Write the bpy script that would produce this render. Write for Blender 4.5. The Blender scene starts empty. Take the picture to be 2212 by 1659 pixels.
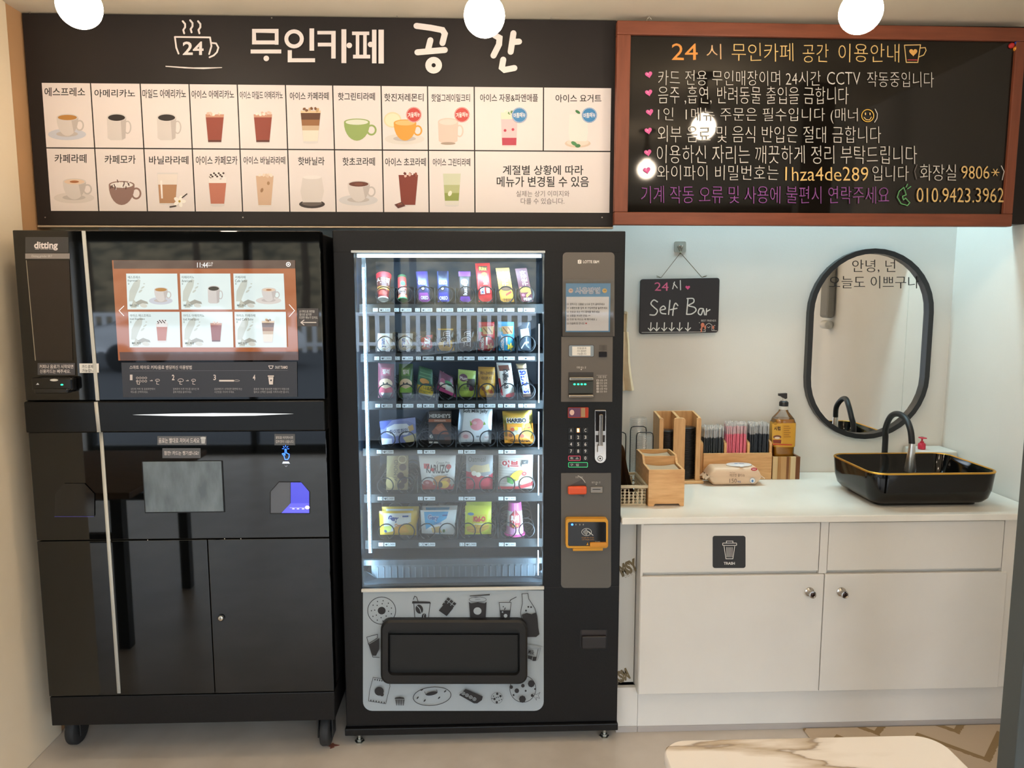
import bpy, bmesh, math, random
import numpy as np
from mathutils import Vector, Matrix
from mathutils.geometry import tessellate_polygon
random.seed(7)
SC = bpy.context.scene
COL = SC.collection
PI = math.pi

# ------------------------------------------------------------------ camera, world, lights, exposure
FPX, CZ = 1600.0, 1.6                      # focal length in pixels of the 2212 px wide frame, eye height
_p, _y, _r = [math.radians(v) for v in (6.837, 2.017, -0.021)]
_f = Vector((math.sin(_y)*math.cos(_p), math.cos(_y)*math.cos(_p), -math.sin(_p)))
_rt = Vector((math.cos(_y), -math.sin(_y), 0)); _up = _rt.cross(_f)
RX = _rt*math.cos(_r) + _up*math.sin(_r)
RU = -_rt*math.sin(_r) + _up*math.cos(_r)
cd = bpy.data.cameras.new('camera'); cam = bpy.data.objects.new('camera', cd); COL.objects.link(cam)
cd.sensor_width = 36.0; cd.lens = FPX/2212*36.0; cd.clip_start = .02
cam.matrix_world = Matrix(((RX.x, RU.x, -_f.x, 0), (RX.y, RU.y, -_f.y, 0), (RX.z, RU.z, -_f.z, CZ), (0, 0, 0, 1)))
SC.camera = cam
def ray(x, y):
    return RX*((x-1106)/FPX) - RU*((y-829.5)/FPX) + _f
def P(x, y, Y):                            # point of the vertical plane at depth Y seen at photo pixel x, y
    d = ray(x, y); d = d*(Y/d.y); return Vector((d.x, Y, d.z+CZ))
def PZ(x, y, z):                           # point of the horizontal plane at height z
    d = ray(x, y); d = d*((z-CZ)/d.z); return Vector((d.x, d.y, z))

w = bpy.data.worlds.new('sky'); SC.world = w; w.use_nodes = True
_bg = w.node_tree.nodes['Background']; _bg.inputs[0].default_value = (.74, .86, 1, 1); _bg.inputs[1].default_value = 7.5
SC.view_settings.view_transform = 'Standard'; SC.view_settings.look = 'None'
SC.view_settings.gamma = 1; SC.view_settings.use_curve_mapping = False
SC.view_settings.exposure = 0.68
SC.cycles.use_denoising = True
SC.cycles.max_bounces = 8; SC.cycles.transparent_max_bounces = 64
SC.cycles.sample_clamp_indirect = 6
BULB_POWER = 40.0
def area(name, loc, rot, sx, sy, power, color):
    l = bpy.data.lights.new(name, 'AREA'); l.shape = 'RECTANGLE'; l.size = sx; l.size_y = sy; l.energy = power; l.color = color
    o = bpy.data.objects.new(name, l); o.location = loc; o.rotation_euler = rot; COL.objects.link(o); return o
area('niche_strip_light', (1.15, 2.98, 2.5), (0, 0, 0), 1.5, .12, 11, (.6, .9, 1))
_po = area('shop_window_portal', (0, -2.5, 1.15), (PI/2, 0, 0), 7.0, 2.1, 1, (1, 1, 1)); _po.data.cycles.is_portal = True

# ------------------------------------------------------------------ materials
def lin(h):
    h = h.lstrip('#'); v = [int(h[i:i+2], 16)/255 for i in (0, 2, 4)]
    return tuple(c/12.92 if c <= .04045 else ((c+.055)/1.055)**2.4 for c in v)+(1,)
MATS = {}
def _new(name):
    m = bpy.data.materials.new(name); m.use_nodes = True
    nt = m.node_tree; return m, nt, nt.nodes['Principled BSDF']
def M(key):
    """'#rrggbb' plus options: :r roughness  :m metal  :e emission strength  :s specular level; or the name of a special material"""
    if key in MATS: return MATS[key]
    parts = key.split(':'); m, nt, b = _new(key.replace('#', 'c_'))
    c = lin(parts[0]); b.inputs['Base Color'].default_value = c; b.inputs['Roughness'].default_value = .55
    for o in parts[1:]:
        v = float(o[1:])
        if o[0] == 'r': b.inputs['Roughness'].default_value = v
        if o[0] == 'm': b.inputs['Metallic'].default_value = 1; b.inputs['Roughness'].default_value = v
        if o[0] == 's': b.inputs['Specular IOR Level'].default_value = v
        if o[0] == 'c': b.inputs['Coat Weight'].default_value = v; b.inputs['Coat Roughness'].default_value = .05
        if o[0] == 'e':
            b.inputs['Emission Color'].default_value = c; b.inputs['Emission Strength'].default_value = v
            b.inputs['Base Color'].default_value = (.02, .02, .02, 1); b.inputs['Roughness'].default_value = .04; b.inputs['IOR'].default_value = 1.65
    MATS[key] = m; return m
def noise_mat(name, c0, c1, scale, rough=.5, bump=0, stretch=(1, 1, 1), detail=6, lo=.35, hi=.65, spec=.5, bscale=None):
    m, nt, b = _new(name); N, L = nt.nodes, nt.links
    tc = N.new('ShaderNodeTexCoord'); mp = N.new('ShaderNodeMapping'); mp.inputs['Scale'].default_value = stretch
    L.new(tc.outputs['Object'], mp.inputs[0])
    no = N.new('ShaderNodeTexNoise'); no.inputs['Scale'].default_value = scale; no.inputs['Detail'].default_value = detail
    L.new(mp.outputs[0], no.inputs['Vector'])
    cr = N.new('ShaderNodeValToRGB'); e = cr.color_ramp.elements
    e[0].position = lo; e[0].color = lin(c0); e[1].position = hi; e[1].color = lin(c1)
    L.new(no.outputs[0], cr.inputs[0]); L.new(cr.outputs[0], b.inputs['Base Color'])
    b.inputs['Roughness'].default_value = rough; b.inputs['Specular IOR Level'].default_value = spec
    if bump:
        bp = N.new('ShaderNodeBump'); bp.inputs['Strength'].default_value = bump; bp.inputs['Distance'].default_value = .004
        if bscale:
            n2 = N.new('ShaderNodeTexNoise'); n2.inputs['Scale'].default_value = bscale; L.new(mp.outputs[0], n2.inputs['Vector']); L.new(n2.outputs[0], bp.inputs['Height'])
        else: L.new(no.outputs[0], bp.inputs['Height'])
        L.new(bp.outputs[0], b.inputs['Normal'])
    MATS[name] = m; return m
def wood_mat(name, c0, c1, stretch, rough=.45):
    m = noise_mat(name, c0, c1, 6, rough, .08, stretch, 8, .3, .7); return m
noise_mat('wall_paint', '#e6e2da', '#eae6df', 3, .6, .05, bscale=220)
noise_mat('ceiling_paint', '#e6dac4', '#eadfca', 3, .7, .04, bscale=150)
noise_mat('cream_paint', '#ead8bb', '#eedec4', 3, .6, .05, bscale=220)
noise_mat('tan_face', '#c09468', '#c79c72', 2, .55)
noise_mat('concrete', '#bcb1a4', '#cbc1b5', 5, .32, .03, detail=10, bscale=60)
noise_mat('asphalt', '#3c3e41', '#4a4c50', 40, .9, .2)
noise_mat('hill', '#4a4433', '#87765a', 1.6, .95, .5, detail=12)
noise_mat('leaves', '#35452a', '#5d6b43', 4, .9, .6, detail=10)
noise_mat('board_black', '#1d1817', '#211b1a', 4, .5, .02, bscale=200, spec=.35)
noise_mat('chalk_black', '#14110e', '#1b1713', 5, .05, spec=.45)
wood_mat('frame_wood', '#743b24', '#86482f', (1, 8, 8), .5)
wood_mat('frame_wood_v', '#743b24', '#86482f', (8, 8, 1), .5)
wood_mat('bamboo', '#cf9a63', '#e5b67e', (2, 9, 14), .45)
wood_mat('bamboo_v', '#cf9a63', '#e3b37a', (14, 9, 2), .45)
noise_mat('vend_black', '#0b0a0b', '#100f10', 160, .42, .08, spec=.32)
noise_mat('vend_side', '#0c0c0e', '#101012', 100, .5)
noise_mat('worktop', '#e9e4da', '#eeeae1', 6, .28)
noise_mat('cabinet_white', '#dcd7cf', '#e0dbd3', 5, .42, .03, bscale=120)
noise_mat('kraft', '#b48e66', '#c29c74', 60, .8)
noise_mat('cream_cloth', '#ddc9a8', '#e6d4b6', 30, .85)
wood_mat('table_wood', '#6b4a30', '#8d6843', (1, 8, 8), .5)
def glass_mat(name, tint, ior=1.45, gloss_rough=.0, boost=1.0):
    m = bpy.data.materials.new(name); m.use_nodes = True; nt = m.node_tree; N, L = nt.nodes, nt.links
    N.clear(); out = N.new('ShaderNodeOutputMaterial'); mix = N.new('ShaderNodeMixShader'); tr = N.new('ShaderNodeBsdfTransparent')
    gl = N.new('ShaderNodeBsdfGlossy'); fr = N.new('ShaderNodeFresnel'); fr.inputs['IOR'].default_value = ior
    mu = N.new('ShaderNodeMath'); mu.operation = 'MULTIPLY'; mu.inputs[1].default_value = boost; mu.use_clamp = True
    tr.inputs[0].default_value = tint+(1,); gl.inputs['Roughness'].default_value = gloss_rough
    L.new(fr.outputs[0], mu.inputs[0]); L.new(mu.outputs[0], mix.inputs[0]); L.new(tr.outputs[0], mix.inputs[1]); L.new(gl.outputs[0], mix.inputs[2]); L.new(mix.outputs[0], out.inputs[0])
    MATS[name] = m; return m
glass_mat('vend_glass', (.93, .97, .98), 1.5, 0, 1.6)
glass_mat('clear_plastic', (.93, .93, .93), 1.45, .08, 1.3)
glass_mat('clear_film', (.97, .97, .97), 1.4, .02, .8)
glass_mat('syrup', (.92, .62, .18), 1.4, .03, 1)
def wrap_mat(name, fd, fg):
    m = bpy.data.materials.new(name); m.use_nodes = True; N, L = m.node_tree.nodes, m.node_tree.links; N.clear()
    out = N.new('ShaderNodeOutputMaterial'); m1 = N.new('ShaderNodeMixShader'); m2 = N.new('ShaderNodeMixShader'); tr = N.new('ShaderNodeBsdfTransparent'); df = N.new('ShaderNodeBsdfDiffuse'); gl = N.new('ShaderNodeBsdfGlossy')
    gl.inputs['Roughness'].default_value = .15; df.inputs[0].default_value = (.85, .83, .8, 1); m1.inputs[0].default_value = fd; m2.inputs[0].default_value = fg
    L.new(tr.outputs[0], m1.inputs[1]); L.new(df.outputs[0], m1.inputs[2]); L.new(m1.outputs[0], m2.inputs[1]); L.new(gl.outputs[0], m2.inputs[2]); L.new(m2.outputs[0], out.inputs[0]); MATS[name] = m
wrap_mat('wrap_film', .3, .22); wrap_mat('lid_plastic', .1, .1)
def panel_mat():
    m, nt, b = _new('black_glass'); b.inputs['Base Color'].default_value = lin('#060707'); b.inputs['Roughness'].default_value = .03
    b.inputs['IOR'].default_value = 1.56; MATS['black_glass'] = m
panel_mat()
def marble():
    m, nt, b = _new('marble'); N, L = nt.nodes, nt.links
    tc = N.new('ShaderNodeTexCoord'); mp = N.new('ShaderNodeMapping'); mp.inputs['Rotation'].default_value = (0, 0, .75); mp.inputs['Location'].default_value = (.35, .2, 0); mp.inputs['Scale'].default_value = (.7, 2.6, 1)
    L.new(tc.outputs['Object'], mp.inputs[0])
    no = N.new('ShaderNodeTexNoise'); no.inputs['Scale'].default_value = 1.5; no.inputs['Detail'].default_value = 7; no.inputs['Distortion'].default_value = .5
    L.new(mp.outputs[0], no.inputs['Vector'])
    cr = N.new('ShaderNodeValToRGB'); r = cr.color_ramp; r.elements[0].position = .455; r.elements[0].color = lin('#efe6dc'); r.elements[1].position = .545; r.elements[1].color = lin('#efe6dc')
    for p, c in ((.475, '#dccfc0'), (.497, '#bda98f'), (.503, '#8f7a64'), (.51, '#e2d7ca')):
        e = r.elements.new(p); e.color = lin(c)
    L.new(no.outputs[0], cr.inputs[0]); L.new(cr.outputs[0], b.inputs['Base Color']); b.inputs['Roughness'].default_value = .22; MATS['marble'] = m
marble()
def rugmat():
    m, nt, b = _new('chevron_rug'); N, L = nt.nodes, nt.links
    tc = N.new('ShaderNodeTexCoord'); sx = N.new('ShaderNodeSeparateXYZ'); L.new(tc.outputs['Object'], sx.inputs[0])
    def ma(op, a, bb, c=None):
        n = N.new('ShaderNodeMath'); n.operation = op
        for i, v in enumerate((a, bb)):
            if isinstance(v, (int, float)): n.inputs[i].default_value = v
            else: L.new(v, n.inputs[i])
        return n.outputs[0]
    pp = ma('PINGPONG', sx.outputs[0], .15); s = ma('ADD', ma('MULTIPLY', pp, 1.0), sx.outputs[1])
    fr = ma('FRACT', ma('MULTIPLY', s, 6.0), 0)
    no = N.new('ShaderNodeTexNoise'); no.inputs['Scale'].default_value = 90; L.new(tc.outputs['Object'], no.inputs['Vector'])
    v = ma('ADD', fr, ma('MULTIPLY', no.outputs[0], .12))
    cr = N.new('ShaderNodeValToRGB'); cr.color_ramp.interpolation = 'CONSTANT'; e = cr.color_ramp.elements
    e[0].color = lin('#bba78f'); e[1].position = .86; e[1].color = lin('#8d7450')
    L.new(v, cr.inputs[0]); L.new(cr.outputs[0], b.inputs['Base Color']); b.inputs['Roughness'].default_value = .95; MATS['chevron_rug'] = m
rugmat()

# ------------------------------------------------------------------ mesh builder
_TX = {}
_TT=[0]
def tmesh(s, off=0.0):
    k = (s, off)
    if k in _TX: return _TX[k]
    c = bpy.data.curves.new('t', 'FONT'); c.body = s; c.resolution_u = 3; c.offset = off
    o = bpy.data.objects.new('t', c); me = o.to_mesh()
    v = np.array([x.co[:2] for x in me.vertices]) if len(me.vertices) else np.zeros((1, 2))
    mn, mx = v.min(0), v.max(0); v = (v-mn)/np.maximum(mx-mn, 1e-6)
    f = [tuple(p.vertices) for p in me.polygons]
    o.to_mesh_clear(); bpy.data.objects.remove(o); bpy.data.curves.remove(c)
    _TX[k] = (v, f); return _TX[k]
class MB:
    def __init__(s): s.v = []; s.f = []; s.m = []; s.mk = []; s.sm = []
    def mi(s, k):
        if k not in s.mk: s.mk.append(k)
        return s.mk.index(k)
    def add(s, vs, fs, k, sm=True):
        n = len(s.v); s.v += [tuple(v) for v in vs]; i = s.mi(k)
        for q, f in enumerate(fs): s.f.append(tuple(n+j for j in f)); s.m.append(i); s.sm.append(sm if isinstance(sm, bool) else sm[q])
    def box(s, x0, y0, z0, x1, y1, z1, k, bev=0, seg=2):
        bm = bmesh.new(); bmesh.ops.create_cube(bm, size=1)
        for v in bm.verts: v.co = ((x0+x1)/2+v.co.x*(x1-x0), (y0+y1)/2+v.co.y*(y1-y0), (z0+z1)/2+v.co.z*(z1-z0))
        if bev: bmesh.ops.bevel(bm, geom=bm.edges[:], offset=min(bev, .49*min(abs(x1-x0), abs(y1-y0), abs(z1-z0))), segments=seg, profile=.5, affect='EDGES')
        s.addbm(bm, k, None, False)
    def addbm(s, bm, k, mtx=None, sm=True):
        bm.verts.index_update(); vs = [(mtx @ v.co) if mtx else v.co.copy() for v in bm.verts]
        s.add(vs, [[v.index for v in f.verts] for f in bm.faces], k, sm); bm.free()
    def prism(s, pts, vec, k, cap=True, bev=0):
        n = len(pts); a = [Vector(p) for p in pts]; vec = Vector(vec)
        if bev:                                # chamfered rim on the first face
            c = sum(a, Vector())/n; ins = []
            for p in a:
                d = (c-p); L = d.length; ins.append(p+d*(bev*1.3/L))
            low = [p+vec.normalized()*bev for p in a]; rings = [ins, low, [p+vec for p in a]]
        else: rings = [a, [p+vec for p in a]]
        vs = [p for r in rings for p in r]; fs = []
        for r in range(len(rings)-1):
            fs += [(r*n+i, r*n+(i+1) % n, (r+1)*n+(i+1) % n, (r+1)*n+i) for i in range(n)]
        if cap: fs += [tuple(range(n))[::-1], tuple((len(rings)-1)*n+i for i in range(n))]
        s.add(vs, fs, k, [n > 12 and r < len(fs)-(2 if cap else 0) for r in range(len(fs))])
    def frame(s, o, i, vec, k, slope=0):       # ring between outline o and hole i (same count), extruded by vec; slope sinks the inner rim
        n = len(o); o = [Vector(p) for p in o]; i = [Vector(p) for p in i]; vec = Vector(vec)
        vs = o+[p+vec*slope for p in i]+[p+vec for p in o]+[p+vec for p in i]; fs = []
        for a in range(n):
            b = (a+1) % n
            fs += [(a, b, n+b, n+a), (a, 2*n+a, 2*n+b, b), (n+a, n+b, 3*n+b, 3*n+a), (2*n+a, 3*n+a, 3*n+b, 2*n+b)]
        s.add(vs, fs, k, n > 12)
    def tube(s, path, r, k, n=10, closed=False, caps=True):
        path = [Vector(p) for p in path]; m = len(path); rr = r if isinstance(r, (list, tuple)) else [r]*m; vs = []; fs = []
        up = None
        for i, p in enumerate(path):
            if closed: t = path[(i+1) % m]-path[i-1]
            else: t = path[min(i+1, m-1)]-path[max(i-1, 0)]
            t.normalize()
            if up is None:
                up = Vector((0, 0, 1)) if abs(t.z) < .9 else Vector((1, 0, 0))
            a = up - t*up.dot(t)
            if a.length < 1e-5: a = t.orthogonal()
            a.normalize(); up = a; b = t.cross(a)
            vs += [p+(a*math.cos(2*PI*j/n)+b*math.sin(2*PI*j/n))*rr[i] for j in range(n)]
        for i in range(m if closed else m-1):
            for j in range(n):
                fs.append((i*n+j, i*n+(j+1) % n, ((i+1) % m)*n+(j+1) % n, ((i+1) % m)*n+j))
        if caps and not closed: fs += [tuple(range(n))[::-1], tuple((m-1)*n+j for j in range(n))]
        s.add(vs, fs, k)
    def lathe(s, o, axis, prof, k, n=24, caps=True, sx=1):
        o = Vector(o); t = Vector(axis).normalized(); a = t.orthogonal().normalized()
        if abs(t.z) > .99: a = Vector((1, 0, 0))
        b = t.cross(a); vs = []; fs = []
        for r, h in prof: vs += [o+t*h+(a*math.cos(2*PI*j/n)*sx+b*math.sin(2*PI*j/n))*max(r, 1e-5) for j in range(n)]
        m = len(prof)
        for i in range(m-1): fs += [(i*n+j, i*n+(j+1) % n, (i+1)*n+(j+1) % n, (i+1)*n+j) for j in range(n)]
        if caps: fs += [tuple(range(n))[::-1], tuple((m-1)*n+j for j in range(n))]
        s.add(vs, fs, k)
    def grid(s, fn, nu, nv, k, flip=False):
        vs = [fn(i/nu, j/nv) for j in range(nv+1) for i in range(nu+1)]
        q = [(j*(nu+1)+i, j*(nu+1)+i+1, (j+1)*(nu+1)+i+1, (j+1)*(nu+1)+i) for j in range(nv) for i in range(nu)]
        s.add(vs, [f[::-1] for f in q] if flip else q, k)
    def build(s, name, parent=None, label=None, ang=.95, **tags):
        vs = np.array(s.v, dtype=float)
        if parent is None:
            mn, mx = vs.min(0), vs.max(0); loc = Vector(((mn[0]+mx[0])/2, (mn[1]+mx[1])/2, mn[2]))
            base = loc
        else:
            loc = Vector((0, 0, 0)); r = parent
            while r.parent: r = r.parent
            base = r.location
        me = bpy.data.meshes.new(name); me.from_pydata((vs-np.array(base)).tolist(), [], s.f)
        for k in s.mk: me.materials.append(M(k))
        me.set_sharp_from_angle(angle=ang)
        me.polygons.foreach_set('material_index', s.m); me.polygons.foreach_set('use_smooth', s.sm); me.update()
        o = bpy.data.objects.new(name, me); COL.objects.link(o); o.location = loc
        if parent is not None: o.parent = parent
        if label: o['label'] = label
        for a, b in tags.items(): o[a] = b
        return o
def thing(name, label, cat, loc, group=None):
    o = bpy.data.objects.new(name, None); COL.objects.link(o); o.location = loc; o.empty_display_size = .05
    o['label'] = label; o['category'] = cat
    if group: o['group'] = group
    return o
def solo(mb, name, label, cat, group=None):
    o = mb.build(name); o['label'] = label; o['category'] = cat
    if group: o['group'] = group
    return o
def struct(mb, name): return mb.build(name, kind='structure')

# ------------------------------------------------------------------ flat printing on a surface
class D:
    """draws printed shapes; mp(x, y, h) gives the surface point for drawing coordinates, h metres above it"""
    def __init__(s, mb, mp, h=.0006, tess=0, dh=.00012): s.mb = mb; s.mp = mp; s.h = h; s.tess = tess; s.dh = dh
    def up(s): s.h += s.dh
    def tri(s, a, b, c, k):
        T = s.tess; l = [(math.dist(a, b), 0), (math.dist(b, c), 1), (math.dist(c, a), 2)]; L, i = max(l)
        if T and L > T:
            p = (a, b, c); u, v, w_ = p[i], p[(i+1) % 3], p[(i+2) % 3]; m = ((u[0]+v[0])/2, (u[1]+v[1])/2)
            s.tri(u, m, w_, k); s.tri(m, v, w_, k); return
        s.mb.add([s.mp(*q, s.h) for q in (a, b, c)], [(0, 1, 2)], k)
    def p(s, pts, k, up=True):
        if s.tess:
            for t in tessellate_polygon([[Vector((q[0], q[1], 0)) for q in pts]]): s.tri(pts[t[0]], pts[t[1]], pts[t[2]], k)
        else: s.mb.add([s.mp(*q, s.h) for q in pts], [tuple(range(len(pts)))], k)
        if up: s.up()
    def r(s, x0, y0, x1, y1, k): s.p([(x0, y0), (x1, y0), (x1, y1), (x0, y1)], k)
    def rr(s, x0, y0, x1, y1, q, k): s.p(rrect(x0, y0, x1, y1, q), k)
    def e(s, cx, cy, rx, ry, k, rot=0, n=20, a0=0, a1=2*PI): s.p(ell(cx, cy, rx, ry, rot, n, a0, a1), k)
    def o(s, cx, cy, rx, ry, wd, k, rot=0, n=24, a0=0, a1=2*PI):
        full = abs(a1-a0) > 6.28; m = n if full else n+1
        a = [a0+(a1-a0)*i/n for i in range(m)]; c, q = math.cos(rot), math.sin(rot); vs = []
        for R in (0, wd):
            for t in a:
                u, v = (rx-R)*math.cos(t), (ry-R)*math.sin(t); vs.append(s.mp(cx+u*c-v*q, cy+u*q+v*c, s.h))
        s.mb.add(vs, [(i, (i+1) % m, m+(i+1) % m, m+i) for i in range(n)], k); s.up()
    def l(s, pts, wd, k, closed=False, cap=True):
        """brush stroke: one mitred strip with round ends, split where it turns sharply so that nothing overlaps in one layer"""
        pts = [pts[0]]+[b for a, b in zip(pts, pts[1:]) if math.dist(a, b) > 1e-6]
        if closed and math.dist(pts[0], pts[-1]) > 1e-6: pts.append(pts[0])
        if len(pts) < 2: return
        run = [pts[0]]; runs = []
        for i in range(1, len(pts)):
            run.append(pts[i])
            if i < len(pts)-1:
                a, b, c = pts[i-1:i+2]; L = math.dist(a, b)*math.dist(b, c)
                if ((b[0]-a[0])*(c[0]-b[0])+(b[1]-a[1])*(c[1]-b[1]))/L < .25: runs.append(run); run = [pts[i]]
        runs.append(run)
        for q in runs:
            n = len(q); nrm = [(-(b[1]-a[1])/math.dist(a, b), (b[0]-a[0])/math.dist(a, b)) for a, b in zip(q, q[1:])]; Lf = []; Rt = []
            for i in range(n):
                n0, n1 = nrm[max(i-1, 0)], nrm[min(i, n-2)]; mx, my = n0[0]+n1[0], n0[1]+n1[1]; dd = (mx*n1[0]+my*n1[1]) or 1; f = wd/2/max(dd, .5)
                Lf.append((q[i][0]+mx*f, q[i][1]+my*f)); Rt.append((q[i][0]-mx*f, q[i][1]-my*f))
            if cap:
                e0 = math.atan2(Lf[0][1]-q[0][1], Lf[0][0]-q[0][0]); e1 = math.atan2(Rt[-1][1]-q[-1][1], Rt[-1][0]-q[-1][0])
                c0 = [(q[0][0]+wd/2*math.cos(e0+t), q[0][1]+wd/2*math.sin(e0+t)) for t in [PI*j/6 for j in range(1, 6)]]; c1 = [(q[-1][0]+wd/2*math.cos(e1+t), q[-1][1]+wd/2*math.sin(e1+t)) for t in [PI*j/6 for j in range(1, 6)]]
                s.p([Lf[0]]+c0+[Rt[0]], k, False); s.p([Rt[-1]]+c1+[Lf[-1]], k, False)
            for i in range(n-1): s.p([Lf[i], Lf[i+1], Rt[i+1], Rt[i]], k, False)
            s.up()
    def t(s, txt, x0, y0, x1, y1, k, off=0.0, jit=0, sh=0, rot=0):
        v, f = tmesh(txt, off); W, H = x1-x0, y1-y0; ph = random.random()*6; vs = []; cx, cy = (x0+x1)/2, (y0+y1)/2; c, q = math.cos(rot), math.sin(rot)
        for a, b in v:
            x = x0+a*W; y = y1-b*H
            if jit:
                n = W/max(H, 1e-6)
                x += jit*H*math.sin(7*a*n+ph+2*b); y += jit*H*(math.sin(4.3*a*n+ph)+.7*math.sin(11*a*n+2*ph))
            x += sh*(b-.5)*H
            if rot: dx, dy = x-cx, y-cy; x, y = cx+dx*c-dy*q, cy+dx*q+dy*c
            vs.append(s.mp(x, y, s.h))
        s.mb.add(vs, f, k); s.up()
    def ls(s, pts, wd, k):
        out = []
        for i in range(len(pts)-1):
            p0, p1, p2, p3 = pts[max(i-1, 0)], pts[i], pts[i+1], pts[min(i+2, len(pts)-1)]
            for j in range(5):
                t = j/5; out.append(tuple(.5*(2*p1[q]+(p2[q]-p0[q])*t+(2*p0[q]-5*p1[q]+4*p2[q]-p3[q])*t*t+(3*p1[q]-p0[q]-3*p2[q]+p3[q])*t**3) for q in (0, 1)))
        s.l(out+[pts[-1]], wd, k)
    def heart(s, cx, cy, r, k, rot=0):
        pts = []
        for i in range(20):
            a = 2*PI*i/20; x = 16*math.sin(a)**3; y = -(13*math.cos(a)-5*math.cos(2*a)-2*math.cos(3*a)-math.cos(4*a))
            x, y = x*r/16, y*r/16; pts.append((cx+x*math.cos(rot)-y*math.sin(rot), cy+x*math.sin(rot)+y*math.cos(rot)))
        s.p(pts, k)
def ell(cx, cy, rx, ry, rot=0, n=20, a0=0, a1=2*PI):
    full = abs(a1-a0) > 6.28; c, q = math.cos(rot), math.sin(rot); out = []
    for i in range(n if full else n+1):
        t = a0+(a1-a0)*i/n; u, v = rx*math.cos(t), ry*math.sin(t); out.append((cx+u*c-v*q, cy+u*q+v*c))
    return out
def rrect(x0, y0, x1, y1, q, n=6):
    q = q if isinstance(q, (list, tuple)) else (q,)*4; out = []; sx = 1 if x1 > x0 else -1; sy = 1 if y1 > y0 else -1
    for (cx, cy, a), R in zip(((x0, y0, PI), (x1, y0, 1.5*PI), (x1, y1, 0), (x0, y1, .5*PI)), q):
        ox = cx+sx*R*(1 if cx == x0 else -1); oy = cy+sy*R*(1 if cy == y0 else -1)
        for i in range(n+1):
            t = a+PI/2*i/n; out.append((ox+R*math.cos(t)*sx, oy+R*math.sin(t)*sy))
    return out
def planeY(Y): return lambda x, y, h: P(x, y, Y)+Vector((0, -h, 0))
def RC(x0, y0, x1, y1, Y):                 # true upright rectangle on plane Y from a photo rectangle: X0, Zbottom, X1, Ztop
    xm, ym = (x0+x1)/2, (y0+y1)/2
    return P(x0, ym, Y).x, P(xm, y1, Y).z, P(x1, ym, Y).x, P(xm, y0, Y).z
def rectmap(x0, y0, x1, y1, Y):            # photo pixels inside that rectangle -> plane, kept upright and square
    X0, Z0, X1, Z1 = RC(x0, y0, x1, y1, Y)
    return lambda x, y, h: Vector((X0+(x-x0)/(x1-x0)*(X1-X0), Y-h, Z1+(y-y0)/(y1-y0)*(Z0-Z1)))
# ------------------------------------------------------------------ the setting
YM, YP, YB, YC, YW = 2.42, 2.50, 2.70, 2.66, 3.13       # coffee machine front, vending front, menu board, chalkboard, back wall
XL, XR, ZC, ZT = -1.575, 2.0, 2.555, .83                  # side walls, ceiling, worktop height
m = MB(); m.box(-4, -2.75, -.06, 3.5, 3.2, 0, 'concrete'); struct(m, 'floor')
m = MB(); m.box(-4, -2.75, ZC, 3.5, 3.2, ZC+.08, 'ceiling_paint'); struct(m, 'ceiling')
m = MB(); m.box(XL-.1, YW, 0, XR+.1, YW+.07, ZC, 'wall_paint'); struct(m, 'wall_back')
m = MB(); m.box(XL-.12, 1.95, 0, XL+.008, 2.615, ZC, 'cream_paint', .004); struct(m, 'wall_left')
m = MB(); m.box(XL-.12, 2.615, 0, XL, YW, ZC, 'tan_face'); struct(m, 'trim_1')  # deeper stretch beyond the left wall's edge, in an even tan
_e = ray(2192, 500); YE_ = XR*_e.y/_e.x
m = MB(); m.box(XR-.002, 1.4, 0, XR+.12, YE_, ZC, 'wall_paint', .001); m.box(XR, YE_, 0, XR+.12, YW, ZC, 'wall_paint'); struct(m, 'wall_right')
m = MB(); m.box(XL+.002, YB+.022, 1.86, XR-.008, YB+.1, ZC-.001, 'board_black'); struct(m, 'trim_2')
m = MB(); m.box(-4, 1.95, 0, XL-.125, 2.05, ZC, 'wall_paint'); struct(m, 'wall_left_return')
m = MB(); m.box(XR+.125, 1.4, 0, 3.5, 1.5, ZC, 'wall_paint'); struct(m, 'wall_right_return')
m = MB(); m.box(-4.1, -2.75, 0, -4, 2.05, ZC, 'wall_paint'); struct(m, 'wall_far_left')
m = MB(); m.box(3.5, -2.75, 0, 3.6, 1.5, ZC, 'wall_paint'); struct(m, 'wall_far_right')
# shop front behind the camera: dark frame, glass, fascia with lettering (seen reversed in the black glass)
wf = MB()
for x in (-3.98, -2.35, -.9, .55, 2.0, 3.44): wf.box(x-.03, -2.72, 0, x+.03, -2.62, 2.12, '#26282a:r.4')
wf.box(-4, -2.74, 2.12, 3.5, -2.6, ZC, '#202123:r.5'); wf.box(-4, -2.72, 0, 3.5, -2.62, .1, '#26282a:r.4')
win = struct(wf, 'window_1')
d = D(wl := MB(), lambda x, y, h: Vector((-x, -2.6+h, y)))
d.t('자주봐요 우리 정들게', 2.4, 2.30, 3.0, 2.21, '#e8e4dc'); wl.build('window_lettering', win)
# dark door post at the right edge of the view
a = P(2190, 1400, 1.9)
m = MB(); m.box(a.x, 1.86, 0, a.x+.05, 1.93, ZC, '#4d5353:r.45', .004); m.box(a.x+.05, 1.875, 0, a.x+.16, 1.915, ZC, '#2a2b2a:r.4', .003); struct(m, 'trim_3')

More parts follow.
